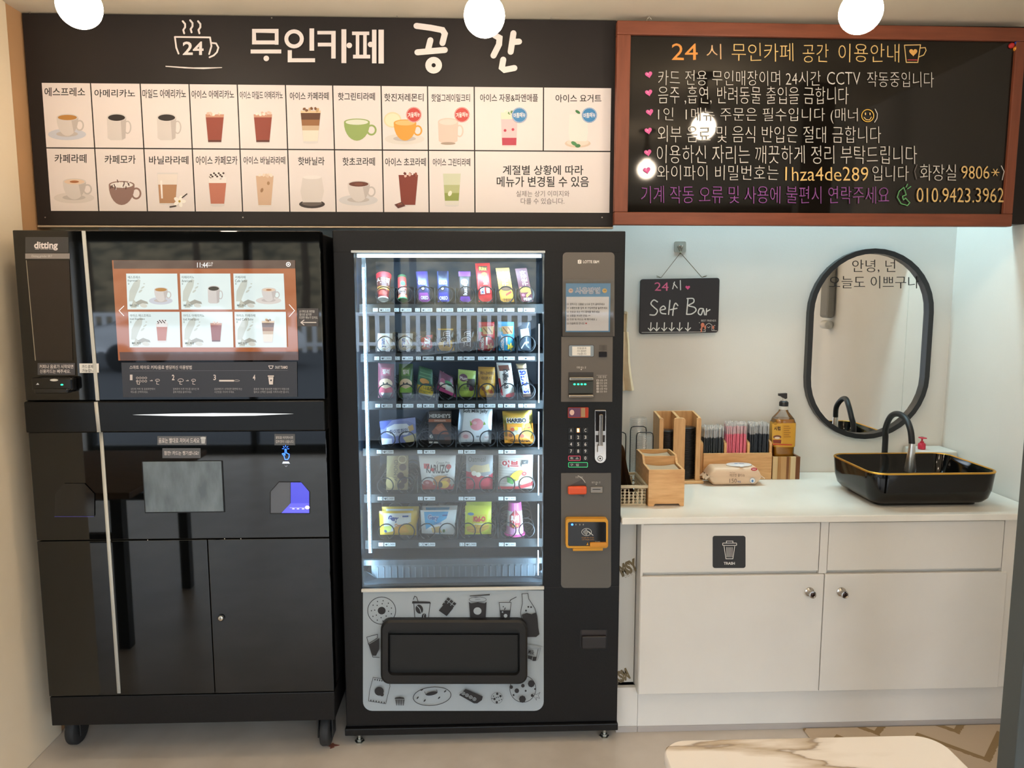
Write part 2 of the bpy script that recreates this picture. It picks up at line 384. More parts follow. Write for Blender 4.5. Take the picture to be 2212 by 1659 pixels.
# ------------------------------------------------------------------ ceiling lamps
def lamp(x, y, label):
    t = thing('ceiling_lamp', label, 'lamp', (x, y, ZC), 'globe ceiling lamps')
    m = MB(); m.lathe((x, y, ZC-.012), (0, 0, 1), [(.046, 0), (.05, .004), (.05, .0118)], '#2b2623:r.4'); m.build('ceiling_cap', t)
    m = MB(); m.lathe((x, y, ZC-.165), (0, 0, 1), [(.021, 0), (.026, .004), (.026, .06), (.018, .075), (.012, .09), (.012, .152)], '#2b2623:r.4'); m.build('socket', t)
    m = MB(); R = .054; zc = ZC-.222; pr = [(R*math.sin(q), -R*math.cos(q)) for q in [PI*i/22 for i in range(19)]]+[(.021, .051), (.019, .066)]
    m.lathe((x, y, zc), (0, 0, 1), pr, 'bulb', 28); m.build('globe_bulb', t)
_m, _nt, _b = _new('bulb'); _b.inputs['Base Color'].default_value = (.8, .8, .8, 1); _b.inputs['Emission Color'].default_value = (1, .82, .62, 1); _b.inputs['Emission Strength'].default_value = BULB_POWER; MATS['bulb'] = _m
for x, y, l in ((P(172, 22, 2.03).x, 2.03, 'leftmost lit globe lamp under the ceiling, above the menu board left end'), (.0, 2.06, 'middle lit globe lamp in front of the menu board title'), (P(1860, 14, 2.0).x, 2.0, 'rightmost lit globe lamp in front of the chalkboard'),
                (-1.10, .9, 'lit globe lamp of the second row, left'), (0, .6, 'lit globe lamp of the second row, middle'), (1.0, .9, 'lit globe lamp of the second row, right'),
                (-2.2, -.9, 'lit globe lamp of the third row, far left'), (-.2, -.9, 'lit globe lamp of the third row, middle'), (.55, -.9, 'lit globe lamp of the third row, right of the middle')):
    lamp(x, y, l)

# ------------------------------------------------------------------ menu board
WH, INK, GR = '#e4dad6:r.5', '#262221', '#6b6462'
X0, Z0 = P(64, 255, YB).x, (P(78, 489, YB).z+P(1325, 487, YB).z)/2
X1, Z1 = P(1328, 265, YB).x, ZC-.004
mbt = thing('menu_board', 'wide black menu board with white drink cards and cafe title hung under the ceiling', 'menu board', ((X0+X1)/2, YB, Z0))
m = MB(); m.box(X0, YB, Z0, X1, YB+.02, Z1, 'board_black', .002)
d = D(m, planeY(YB))
# cup emblem
for x, y in ((397, 59), (413, 57), (430, 59)):
    d.l([(x-2, y-13), (x+3, y-7), (x+3, y), (x-1, y+6), (x+1, y+13)], 4, WH)
d.l([(386, 116), (381, 103), (378, 80), (454, 81), (457, 100), (452, 117)], 3.6, WH)
d.t('24', 395, 90, 440, 119, WH, .02)
d.l([(457, 93), (467, 94), (472, 103), (469, 113), (462, 120), (453, 124)], 3.6, WH)
d.p([(358, 142.5), (418, 146), (480, 145.5), (480, 147), (440, 149.5), (400, 148), (358, 144.5)], WH)
# title, drawn stroke by stroke
def rc(*a): d.r(*a, WH)
d.l([(549, 67), (598, 68), (598, 92), (550, 92)], 8, WH, True, False)
for q in ((545, 63, 553, 96), (594, 63, 602, 97), (545, 63, 602, 71), (545, 88, 602, 96.5), (542, 107.5, 608, 116), (669, 62, 679, 110), (622, 109, 631, 135), (622, 126.5, 681, 135), (686, 67.5, 725, 75), (716, 67.5, 725.5, 127), (687, 93, 717, 101), (738, 64, 748.5, 137), (761, 69, 798, 76.5), (763, 119, 800, 127), (769, 75, 776.5, 120), (785, 75, 792.5, 120), (804, 65, 813.5, 137.5), (818, 65, 829.5, 138)): rc(*q)
for x, y in ((576, 127), (755, 99), (801, 97)): d.e(x, y, 6, 6, WH)
d.o(636, 85, 21, 20.5, 8.5, WH)
for s_ in ([(900, 57), (930, 61), (956, 66), (961, 74), (956, 94)], [(930, 88), (924, 112)], [(902, 114), (961, 109)], [(1068, 77), (1079, 83), (1078, 97), (1066, 121)], [(1109, 73), (1103, 113)], [(1106, 92), (1121, 91)], [(1087, 130), (1084, 147), (1090, 152), (1111, 148)]):
    d.l(s_, 13, WH)
d.o(937, 142, 18, 18, 13.5, WH)
for x, y in ((67, 29), (381, 26), (403, 26), (588, 40), (858, 36), (1190, 40), (526, 470), (100, 470), (1300, 470)): d.e(x, y, 1.6, 1.6, '#9a948e:m.4')
m.build('board_panel', mbt)
m = MB(); m.box(X0, YB-.002, Z0-.007, X1, YB+.02, Z0-.001, '#b5a48c:r.4', .001); m.build('bottom_rail', mbt, 'thin pale bottom rail')
# printed drink cards
def pic_cup(d, cx, cy, w_, h_, body, drink, saucer=None, handle=True, shade='#beb5b0', top=None):
    if saucer: d.e(cx-1, cy+h_*.42, w_*.88, h_*.27, saucer); d.e(cx-1, cy+h_*.40, w_*.5, h_*.13, shade)
    if handle: d.o(cx+w_*.56, cy, w_*.2, h_*.26, w_*.07, body if body != CW else '#c2bab5')
    if w_ > h_*1.0: pts = [(cx-w_/2, cy-h_*.36)]+ell(cx, cy-h_*.36, w_*.5, h_*.86, 0, 14, PI, 0)
    else: pts = [(cx-w_*.5, cy-h_*.4), (cx+w_*.5, cy-h_*.4), (cx+w_*.46, cy+h_*.42), (cx+w_*.3, cy+h_*.5), (cx-w_*.3, cy+h_*.5), (cx-w_*.46, cy+h_*.42)]
    d.p(pts, body)
    if body == CW and w_ <= h_: d.p([(cx+w_*.2, cy-h_*.38), (cx+w_*.5, cy-h_*.4), (cx+w_*.46, cy+h_*.42), (cx+w_*.28, cy+h_*.48)], shade)
    elif body == CW: d.p([(cx+w_*.16, cy-h_*.34)]+ell(cx, cy-h_*.36, w_*.5, h_*.86, 0, 8, .95, 0), shade)
    d.e(cx, cy-h_*.38, w_*.5, h_*.16, body); d.e(cx, cy-h_*.37, w_*.44, h_*.125, drink)
    if top: d.e(cx, cy-h_*.37, w_*.2, h_*.06, top)
def pic_glass(d, cx, y0, y1, wt, wb, layers, ice=None, rim='#d9d3cf'):
    H = y1-y0
    def at(t): return (wt+(wb-wt)*t)/2
    d.p([(cx-wt/2-.8, y0), (cx+wt/2+.8, y0), (cx+wb/2+.8, y1), (cx+wb*.3, y1+1.6), (cx-wb*.3, y1+1.6), (cx-wb/2-.8, y1)], rim)
    for t0, t1, c in layers:
        d.p([(cx-at(t0), y0+H*t0), (cx+at(t0), y0+H*t0), (cx+at(t1), y0+H*t1), (cx-at(t1), y0+H*t1)], c)
    d.p([(cx-at(.2)*.75, y0+H*.25), (cx-at(.2)*.55, y0+H*.25), (cx-at(.8)*.55, y0+H*.82), (cx-at(.8)*.75, y0+H*.82)], '#f3e9e3') if ice == 'hl' else None
    if ice and ice != 'hl':
        rnd = random.Random(int(cx)); 
        for i in range(7):
            x, y = cx+(rnd.random()-.5)*wt*.8, y0-3+rnd.random()*6; d.p(ell(x, y, 4, 3.2, rnd.random()*3, 5), ice[i % len(ice)])
CW = '#d3cbc6'
def c_esp(d, cx, cy): pic_cup(d, cx-2, cy, 47, 46, CW, '#b5803f', '#c5c8d2'); 
def c_ame(d, cx, cy): pic_cup(d, cx-5, cy, 42, 56, CW, '#29221f')
def g_ice(d, cx, cy): pic_glass(d, cx, cy-27, cy+36, 40, 28, [(.02, .96, '#8e3c2a'), (.02, .12, '#c58f76'), (.9, .97, '#5a2a20')], ['#f2e2d6', '#e2c4b2', '#d8b6a2'])
def g_lat(d, cx, cy): pic_glass(d, cx, cy-36, cy+36, 44, 30, [(.03, .1, '#e2c39a'), (.1, .3, '#5f3a24'), (.3, .48, '#96663f'), (.48, .62, '#cbb193'), (.62, .95, '#e6dccb')], ['#7d5436', '#c9a577'])
def c_green(d, cx, cy): pic_cup(d, cx-3, cy+3, 56, 46, '#93a862', '#d9dccb', None); 
def c_lemon(d, cx, cy):
    d.e(cx-23, cy-16, 19, 17, '#ddd1a8'); d.e(cx-23, cy-16, 16, 14, '#e8dfc0'); pic_cup(d, cx+4, cy+7, 49, 44, '#d99b3d', '#e0b978', '#d9d2ca')
def c_earl(d, cx, cy): pic_cup(d, cx-5, cy+6, 44, 52, '#dcc2b4', '#e4cfc4'); d.e(cx-5, cy+33, 16, 3, '#a89484')
def g_pink(d, cx, cy): pic_glass(d, cx, cy-36, cy+37, 36, 30, [(.0, .2, '#ecdcc3'), (.2, .75, '#e5bfc0'), (.75, .97, '#b9394f')], ['#eadcc6', '#5f8a4e', '#f0e4d4']); d.e(cx-9, cy+3, 3, 3, '#c23d51'); d.e(cx+8, cy+1, 3, 3, '#c23d51')
def g_yog(d, cx, cy):
    d.e(cx-1, cy+33, 28, 9, '#d9c3ae'); d.e(cx-1, cy+31, 24, 7, '#e3d4c4')
    d.p([(cx-19, cy-30), (cx+19, cy-30), (cx+21, cy+10), (cx+18, cy+28), (cx-18, cy+28), (cx-21, cy+10)], '#dde0d8'); d.e(cx-1, cy+38, 6, 4, '#3f7a4b'); d.e(cx-9, cy+33, 7, 4, '#4d8a56', .5); d.e(cx-1, cy-35, 6, 3, '#3d7a48', .6)
def c_latte(d, cx, cy): pic_cup(d, cx, cy, 50, 44, CW, '#e0c6ad', '#d6cdc7', True, '#beb5b0', '#a86a42')
def c_mocha(d, cx, cy):
    pic_cup(d, cx-5, cy+6, 56, 50, '#8d6f66', '#e8e1db')
    rnd = random.Random(3)
    for i in range(16): x, y = cx-5+(rnd.random()-.5)*46, cy-14+(rnd.random()-.6)*16; d.l([(x, y), (x+5*(rnd.random()-.5), y+5)], 2, ['#4b312b', '#efe9e5'][i % 3 == 0])
def g_van(d, cx, cy):
    pic_glass(d, cx-4, cy-36, cy+32, 44, 34, [(.05, .38, '#e6dbd2'), (.38, .97, '#b18562')], 'hl')
    for i in range(5): d.e(cx+22+8*math.cos(i*1.26), cy+26+7*math.sin(i*1.26), 6, 4, '#f4efe6', i*1.26)
    d.e(cx+22, cy+26, 2.5, 2.5, '#c9a94a'); d.l([(cx+28, cy+18), (cx+38, cy+10)], 2.4, '#3a2f2a'); d.l([(cx+2, cy+38), (cx+14, cy+36)], 3, '#3a2f2a')
def g_mocha(d, cx, cy):
    pic_glass(d, cx, cy-26, cy+36, 40, 28, [(0, .2, '#e8e0da'), (.2, .92, '#b9705a')], ['#4b2f2a', '#f0ebe6', '#57382f', '#efe8e2']); d.e(cx, cy-30, 16, 8, '#ece5df')
    for i in range(9): d.e(cx-14+3.4*i, cy-31+4*math.sin(i*2.1), 2.4, 2, '#3f2824')
def g_vanice(d, cx, cy): pic_glass(d, cx, cy-28, cy+37, 38, 27, [(.0, .97, '#cfae92')], ['#eadccc', '#dcc4ac', '#e6d3c0'], '#ddd5cf'); d.e(cx-6, cy+3, 3, 5, '#a07a58', .3); d.e(cx+8, cy-12, 3, 4, '#a9835f')
def c_hotv(d, cx, cy):
    d.e(cx, cy+30, 28, 9, '#3c322e'); d.e(cx, cy+28, 22, 6, '#655a54'); d.p([(cx-20, cy-28), (cx+21, cy-28), (cx+26, cy+2), (cx+20, cy+26), (cx-20, cy+26), (cx-25, cy+2)], '#d8cfc9'); d.e(cx, cy-28, 20, 4, '#e6dfda')
def c_choc(d, cx, cy): pic_cup(d, cx-4, cy+3, 48, 44, CW, '#6b3d2e', '#d0cccb', True, '#beb5b0', '#7c4a38')
def g_choc(d, cx, cy): pic_glass(d, cx, cy-30, cy+36, 42, 30, [(.0, .98, '#7e3425')], ['#8e4a38', '#d8b0a2', '#6d2c22']); d.p([(cx-30, cy+34), (cx-14, cy+28), (cx-6, cy+37), (cx-22, cy+42)], '#5c2c22'); d.p([(cx-24, cy+32), (cx-14, cy+30), (cx-12, cy+34), (cx-22, cy+36)], '#7c4434')
def g_green(d, cx, cy): pic_glass(d, cx, cy-33, cy+37, 38, 28, [(.0, .35, '#cdd0b4'), (.35, .6, '#b3b884'), (.6, .84, '#8f9a4e'), (.84, .97, '#ddd8cc')], None); d.e(cx-4, cy+10, 4, 6, '#e6e4d0', .4)
def badge(d, cx, cy, c, txt):
    d.e(cx, cy, 17, 17, '#f0e4de'); d.o(cx, cy, 16.6, 16.6, 1, c); d.e(cx, cy, 15, 15, c); d.t(txt, cx-13, cy-5.5, cx+13, cy+5.5, '#f4ece6', .015, rot=-.1)
cols = [P(x, 322, YB).x for x in (99.5, 205, 311, 415.5, 518.5, 621.5, 722.5, 826, 925.3, 1025.2, 1173.5, 1319.5)]
zr = [(P(87, 176, YB).z+P(1322, 191, YB).z)/2, (P(99, 320.5, YB).z+P(1320, 326.5, YB).z)/2, (P(110, 457, YB).z+P(1318, 461, YB).z)/2]
cards = [('에스프레소', 96, 189, 184, 208, c_esp, 148, 271), ('아메리카노', 204, 193, 292, 210, c_ame, 257, 275), ('마일드 아메리카노', 308, 193, 402, 212, c_ame, 365, 275), ('아이스 아메리카노', 414, 195, 506, 213, g_ice, 464, 273),
    ('아이스 마일드 아메리카노', 518, 197, 611, 214, g_ice, 568, 273), ('아이스 카페라떼', 626, 199, 710, 216, g_lat, 671, 273), ('핫그린티라떼', 730, 200, 810, 217, c_green, 774, 278), ('핫진저레몬티', 830, 202, 915, 219, c_lemon, 871, 275),
    ('핫얼그레이밀크티', 932, 203, 1015, 220, c_earl, 973, 277), ('아이스 자몽&파앤애플', 1037, 203, 1162, 220, g_pink, 1100, 279), ('아이스 요거트', 1200, 204, 1299, 221, g_yog, 1249, 277),
    ('카페라떼', 118, 333, 187, 352, c_latte, 161, 409), ('카페모카', 226, 335, 293, 354, c_mocha, 268, 412), ('바닐라라떼', 322, 337, 407, 355, g_van, 366, 409), ('아이스 카페모카', 423, 337, 513, 356, g_mocha, 470, 409),
    ('아이스 바닐라라떼', 526, 338, 616, 355, g_vanice, 572, 408), ('핫바닐라', 644, 339, 701, 357, c_hotv, 674, 411), ('핫초코라떼', 740, 340, 810, 358, c_choc, 779, 411), ('아이스 초코라떼', 832, 341, 920, 359, g_choc, 882, 408), ('아이스 그린티라떼', 935, 342, 1016, 359, g_green, 976, 408)]
g = .0022
for i, (tx, a, b, c, e, fn, cx, cy) in enumerate(cards):
    r0 = i if i < 11 else i-11; k = 0 if i < 11 else 1
    m = MB(); m.box(cols[r0]+g, YB-.0012, zr[k+1]+g, cols[r0+1]-g, YB-.0002, zr[k]-g, WH); d = D(m, planeY(YB-.0012), .0003)
    d.t(tx, a, b, c, e, INK, .012); fn(d, cx, cy)
    if i in (7, 8): badge(d, 894 if i == 7 else 998, 248, '#c8463f', '겨울메뉴')
    if i in (9, 10): badge(d, 1122 if i == 9 else 1273, 249, '#3c83b8', '여름메뉴')
    m.build('drink_card', mbt)
m = MB(); m.box(cols[9]+g, YB-.0012, zr[2]+g, cols[11]-g, YB-.0002, zr[1]-g, WH); d = D(m, planeY(YB-.0012), .0003)
d.t('계절별 상황에 따라', 1086, 357, 1260, 378, INK, .012); d.t('메뉴가 변경될 수 있음', 1073, 381, 1272, 404, INK, .012)
d.t('실제는 상기 이미지와', 1115, 412, 1230, 425, GR); d.t('다를 수 있습니다.', 1125, 428, 1219, 441, GR); m.build('notice_card', mbt)

# ------------------------------------------------------------------ chalkboard
cx0, cx1 = P(1329, 270, YC).x, P(2208, 270, YC).x; cz0 = P(1760, 487.5, YC).z; cz1 = (P(1333, 46, YC).z+P(2212, 57, YC).z)/2
ix0, ix1 = P(1358.5, 270, YC).x, P(2187, 270, YC).x; iz0 = P(1760, 460, YC).z; iz1 = (P(1362, 77, YC).z+P(2198, 86, YC).z)/2
cb = thing('chalkboard', 'brown-framed black chalkboard with handwritten shop rules beside the menu board', 'chalkboard', ((cx0+cx1)/2, YC, cz0))
m = MB()
m.box(cx0, YC, iz1, cx1, YC+.03, cz1, 'frame_wood', .003); m.box(cx0, YC, cz0, cx1, YC+.03, iz0, 'frame_wood', .003)
m.box(cx0, YC+.0005, iz0, ix0, YC+.03, iz1, 'frame_wood_v', .003); m.box(ix1, YC+.0005, iz0, cx1, YC+.03, iz1, 'frame_wood_v', .003); m.build('frame', cb)
YS = YC+.012
m = MB(); m.box(ix0-.004, YS, iz0-.004, ix1+.004, YS+.012, iz1+.004, 'chalk_black'); d = D(m, planeY(YS), .0004)
CH, OR, YE, PU, PK, GN = '#cfcac2:r.9', '#e0964a:r.9', '#e3bf7c:r.9', '#8d4f96:r.9', '#d8649c:r.9', '#63a86a:r.9'
def ck(t, x0, y0, x1, y1, c=CH, off=-.012): d.t(t, x0, y0, x1, y1, c, off, .012)
ck('24', 1450, 96, 1506, 131, OR, 0); ck('시', 1525, 96, 1557, 129, '#d9b083:r.9'); ck('무인카페', 1580, 94, 1713, 133, YE); ck('공간', 1733, 95, 1790, 135, YE); ck('이용안내', 1811, 94, 1944, 134, YE)
d.l([(1955, 97), (1959, 134), (1984, 134), (1990, 96)], 2, YE, True); d.l([(1989, 103), (2000, 102), (2002, 108), (1997, 118), (1987, 122)], 2, YE); d.heart(1974, 112, 9, '#e8b060:r.9'); d.l([(1962, 129), (1983, 129)], 2, '#c24a4a:r.9')
for x, y in ((1400, 163), (1400, 202), (1402, 244), (1399, 284), (1398, 331), (1396, 369)): d.heart(x, y, 8, PK, -.2); d.e(x-2, y-1, 2.4, 1.6, '#e69abf:r.9', .7)
ck('카드 전용 무인매장이며 24시간', 1420, 154, 1772, 186); ck('CCTV', 1786, 156, 1858, 183); ck('작동중입니다', 1873, 155, 2018, 188)
ck('음주 ,흡연, 반려동물 출입을 금합니다', 1420, 188, 1832, 227)
ck('1인  1메뉴 주문은 필수입니다 (매너', 1420, 234, 1852, 267); d.o(1874, 250, 14, 14, 1.8, '#e4b84e:r.9'); d.e(1869, 246, 1.4, 3, YE); d.e(1879, 246, 1.4, 3, YE); d.l([(1866, 254), (1871, 259), (1878, 259), (1882, 253)], 1.6, YE); d.l([(1890, 236), (1895, 246), (1894, 256), (1889, 264)], 1.6, CH)
ck('외부 음료 및 음식 반입은 절대 금합니다', 1419, 273, 1903, 309)
ck('이용하신 자리는 깨끗하게 정리 부탁드립니다', 1417, 315, 1981, 354)
ck('와이파이 비밀번호는', 1418, 358, 1680, 390); ck('1hza4de289', 1695, 361, 1875, 391, YE, -.006); ck('입니다', 1884, 358, 1963, 391); d.l([(1981, 356), (1976, 370), (1980, 387)], 1.6, GR); ck('화장실', 1988, 355, 2066, 390); ck('9806', 2078, 358, 2139, 386, YE, -.006)
for q in range(3): d.l([(2152+8*math.cos(q*1.05), 372+8*math.sin(q*1.05)), (2152-8*math.cos(q*1.05), 372-8*math.sin(q*1.05))], 1.8, YE)
d.l([(2165, 358), (2171, 370), (2167, 388)], 1.6, CH)
ck('기계 작동 오류 및 사용에 불편시 연락주세요', 1383, 403, 1920, 440, PU)
d.l([(1952, 405), (1942, 413), (1938, 426), (1946, 440), (1960, 444), (1965, 438), (1956, 428), (1951, 432), (1949, 424), (1957, 421), (1952, 405)], 2, GN); d.l([(1957, 404), (1960, 398)], 2, GN); d.l([(1960, 408), (1967, 403)], 2, GN)
ck('010.9423.3962', 1980, 406, 2170, 437, YE, -.006); m.build('board_surface', cb)
for x, y, c, l in ((2188, 97, '#c8302f:r.35', 'small round red magnet at the upper right corner of the chalkboard'), (2200, 92, '#33479c:r.35', 'small round blue magnet at the upper right corner of the chalkboard'), (2198, 104, '#e0912a:r.35', 'small round orange magnet at the upper right corner of the chalkboard')):
    m = MB(); a = P(x, y, YS); m.lathe(a+Vector((0, .0095, 0)), (0, -1, 0), [(.0095, 0), (.0098, .004), (.008, .008), (.004, .01)], c, 16); solo(m, 'round_magnet', l, 'magnet', 'magnets on the chalkboard')
m = MB(); a = P(1402, 50, YC); m.tube([a+Vector((-.008, .01, -.012)), a+Vector((-.008, .01, .012)), a+Vector((0, .01, .022)), a+Vector((.008, .01, .012))], .0022, '#b8b0a4:m.3', 8); m.build('hanging_hook', cb)
cb.rotation_euler.z = .015                  # the board hangs a touch turned, which sets where the lamps mirror in it
noise_mat('cup_flap', '#5f6a70', '#77838a', 9, .25, 0, (3, 1, 1))
# ------------------------------------------------------------------ coffee vending machine
xl = (P(22, 497, YM).x+P(110, 1503, YM).x)/2; xr = (P(690, 500, YM).x+P(722, 1492, YM).x)/2
zt = P(400, 498, YM).z; zb = P(400, 1563, YM).z; zp = P(400, 1499, YM).z; zm0, zm1 = P(450, 931, YM).z, P(450, 865, YM).z; zs = P(400, 1165, YM).z
cm = thing('coffee_machine', 'tall black glass-fronted coffee vending machine with touch screen, at the left wall', 'coffee machine', ((xl+xr)/2, YM+.3, 0))
m = MB(); m.box(xl+.004, YM+.03, zb, xr-.004, YW-.03, zt-.004, 'vend_side', .004); m.build('cabinet_body', cm)
m = MB(); m.box(xl, YM+.002, zb, xr, YM+.2, zp-.004, 'vend_black', .003); m.build('base_plinth', cm)
# upper door with display
m = MB(); m.box(xl, YM, zm1+.001, xr, YM+.045, zt, 'black_glass', .003); d = D(m, planeY(YM))
def dash(s, x0, y0, x1, y1, c, off=0): d.t(s, x0, y0, x1, y1, c, off)
d.r(55, 512, 148, 546, '#3b3937:r.45'); dash('ditting', 74, 522, 125, 541, WH, .03); d.r(76, 537.6, 85, 538.4, WH); dash('SWISS', 88, 536.2, 104, 539, WH); d.r(106, 537.6, 116, 538.4, WH)
d.r(55, 547.5, 151, 559, '#8d8580:r.4'); dash('Ditting grinder EK7', 69, 551, 113, 557, '#cfc8c2'); 
d.p([(57, 562), (150, 562), (158, 779), (77, 779)], '#26201d:r.06'); d.p([(56.6, 562), (58, 562), (78, 779), (76.2, 779)], '#a8a49a:m.3')
d.r(82, 784, 163, 810, '#4a494c:r.5'); dash('커피나 음료가 시작되면', 86, 787.5, 159, 796, WH, .01); dash('신용카드는 빼주세요.', 87, 798, 153, 806, WH, .01)
d.p([(172, 785), (214, 785), (214.5, 805), (173, 805.5)], '#e9e6e0:r.6'); dash('카드결제만', 178, 788, 208, 795.5, INK, .01); dash('가능합니다', 178, 797, 210, 804, INK, .01)
d.r(643, 666, 688.5, 705, '#4b4849:r.5'); 
for q, s in enumerate(('손가락으로 화면을', '옆으로 넘기면', '다양한 메뉴가 있어요.')): dash(s, 647, 670+6.6*q, 647+(33, 26, 40)[q], 675.6+6.6*q, '#dcd8d4')
d.l([(651, 696.5), (683, 696.5)], 2, WH); d.l([(657, 691.5), (650.5, 696.5), (657, 701.5)], 2, WH)
# instruction panel
PB = '#34363f:r.4'
d.p([(263, 783), (642, 781), (643, 857), (267, 858)], PB); dash('스마트 띠아모 커피/음료 밴딩머신 이용방법', 281, 789, 415, 797.5, WH, .008)
d.l([(282, 801), (622, 800)], .5, '#77787f'); d.l([(581, 790), (584, 796), (588, 796), (591, 790)], 1.3, WH, True); dash('SMART', 595, 790, 606, 796.5, '#c9c9cc', .01); dash('TIAMO', 607, 790, 622, 796.5, WH, .02)
for n_, x in (('1', 282), ('2', 372.5), ('3', 462), ('4', 547)): dash(n_, x, 809, x+5.5, 821, WH, .02)
for i in range(4):
    for j in range(2): d.o(298+6.2*i, 816+7*j, 2.6, 2.6, .8, WH, n=8)
d.l([(298, 822), (298, 829), (303, 830), (303, 824)], 1, WH); d.l([(326, 822), (331, 822), (329.5, 820.5)], 1.2, WH); d.o(342, 821, 5, 3, 1, WH, n=10); d.l([(341, 822), (340, 829), (345, 830)], 1, WH)
d.o(392, 821, 6.5, 4, 1, WH, n=10); d.l([(391, 822), (390, 829), (395, 830)], 1, WH); d.l([(404, 822), (409, 822), (407.5, 820.5)], 1.2, WH); d.o(420, 821, 5, 3, 1, WH, n=10); d.l([(419, 822), (418, 829), (423, 830)], 1, WH)
d.r(475, 820, 507, 823.6, WH); d.o(513, 821.8, 6.5, 2, .6, WH, n=12)
d.p([(581, 814), (592, 814), (591, 830), (583, 830)], WH); d.r(580, 810.5, 593, 813, WH); d.e(587, 821, 1.8, 1.8, PB)
for x0, x1, a, b in ((285, 337, '상단의 커피 및 음료화면에서', '메뉴를 선택하세요.'), (376, 432, '결제창이 뜨면 카드를 넣으신 후', '결제 버튼을 눌러주세요.'), (465, 525, '음료제조가 시작되면 화면에 뜨는', '시간만큼 기다려 주세요.'), (550, 626, '음료의 추출 완료되면 추출구가 자동으로', '열리고 선택한 음료를 가져가시면 됩니다.')):
    dash(a, x0, 837, x1, 842, '#a9a9ac'); dash(b, x0, 843.5, x0+(x1-x0)*.72 if b[0] != '열' else x1, 848.5, '#a9a9ac')
m.build('upper_door', cm)
sc = MB(); sx0, sz0, sx1, sz1 = RC(249.5, 562.5, 641, 778, YM); sc.box(sx0, YM-.0022, sz0, sx1, YM+.004, sz1, '#bd6a3a:e.5')
d = D(sc, planeY(YM-.0022), .0003); SW = '#d9e6e3:e.66'
d.p([(245, 562.5), (637, 562), (638, 580), (246, 580.5)], '#6a4d42:e.45'); d.p([(258, 760.5), (644, 759.5), (645, 778), (260, 778.5)], '#6f5046:e.45')
dash('11:44', 426, 567, 449, 578, '#f4eee8:e1'); dash('11-15', 449.5, 566.5, 460, 570, '#e8ded6:e1'); dash('SAT', 450, 571.5, 459, 575, '#e8ded6:e1'); d.o(623, 571, 5, 5, 1.4, '#f4eee8:e1'); d.e(623, 571, 1.8, 1.8, '#f4eee8:e1')
d.l([(268, 661), (257.5, 671), (268, 682)], 1.2, '#f4eee8:e1'); d.l([(625, 658), (636.5, 671), (625, 684)], 1.2, '#f4eee8:e1')
def splash(x, y):
    c = '#c6cabf:e.62'
    d.p([(x+4, y+62), (x+5, y+40), (x+14, y+22), (x+24, y+14), (x+29, y+16), (x+27, y+30), (x+20, y+46), (x+14, y+62)], c); d.p([(x+8, y+76), (x+14, y+58), (x+22, y+66), (x+20, y+76)], '#bfc0b2:e.62')
    d.e(x+29, y+40, 5, 2, c, -.7); d.e(x+34, y+32, 4.5, 1.6, c, -.6); d.e(x+37, y+24, 2, 1.2, c); d.p([(x+18, y+64), (x+30, y+58), (x+44, y+63), (x+46, y+68), (x+34, y+66), (x+24, y+70)], '#a3a195:e.62'); d.e(x+36, y+71, 8, 4.5, '#d2d0c4:e.62', .2)
class DE(D):
    def p(s, pts, k, up=True):
        if ':' in k and k.split(':')[1][0] == 'r': k = k.split(':')[0]
        D.p(s, pts, k if ':e' in k else k+':e.62', up)
    def o(s, cx, cy, rx, ry, wd, k, *a, **b): D.o(s, cx, cy, rx, ry, wd, k if ':e' in k else k.split(':')[0]+':e.62', *a, **b)
sd = DE(sc, planeY(YM-.0022), d.h)
for k, (x0, y0, x1, y1, ko, en, pr, fn, fx, fy) in enumerate(((273, 591, 386.5, 668.5, '에스프레소', 'Espresso', '₩1,500', c_esp, 350, 637), (389.5, 591, 501.5, 668.5, '아메리카노', 'Americano', '₩1,700', c_ame, 466, 637), (505, 591, 617, 668.5, '카페라떼', 'Cafe latte', '₩2,000', c_latte, 582, 637),
        (279, 673.5, 391.5, 750, '아이스 에스프레소', 'Iced Espresso', '₩1,700', g_mocha, 352, 715), (394, 673.5, 506, 750, '아이스 아메리카노', 'Iced Americano', '₩1,900', g_ice, 469, 715), (508.5, 673.5, 621, 750, '아이스 카페라떼', 'Iced Cafe latte', '₩2,500', g_lat, 581, 716))):
    if k < 3: d.p([(x0, y0), (x1-3.5, y0), (x1, y1), (x0+3, y1)], SW)
    else: d.p([(x0, y0), (x1-2, y0), (x1, y1), (x0+3, y1)], SW)
    splash(x0+2, y0-2)
    dash(ko, x0+4, y0+5, x0+8+4.6*len(ko), y0+11, '#3c4442'); dash(en, x0+4, y0+13, x0+6+2.3*len(en), y0+18.5, '#3c4442'); dash('0', x0+4.5, y0+20, x0+7, y0+24, '#56605e'); dash(pr, x0+8, y1-11.5, x0+27, y1-5.5, '#3c4442')
    sd.h = d.h+.0003; fx0, fy0, sca = fx, fy, .8
    sd.mp = lambda x, y, h, a=fx, b=fy: P(a+(x-a)*.62, b+(y-b)*.66, YM-.0022)+Vector((0, -h, 0))
    fn(sd, fx, fy); sd.h = d.h+.0003
sc.build('touch_screen', cm, 'lit orange touch screen with six drink cards')
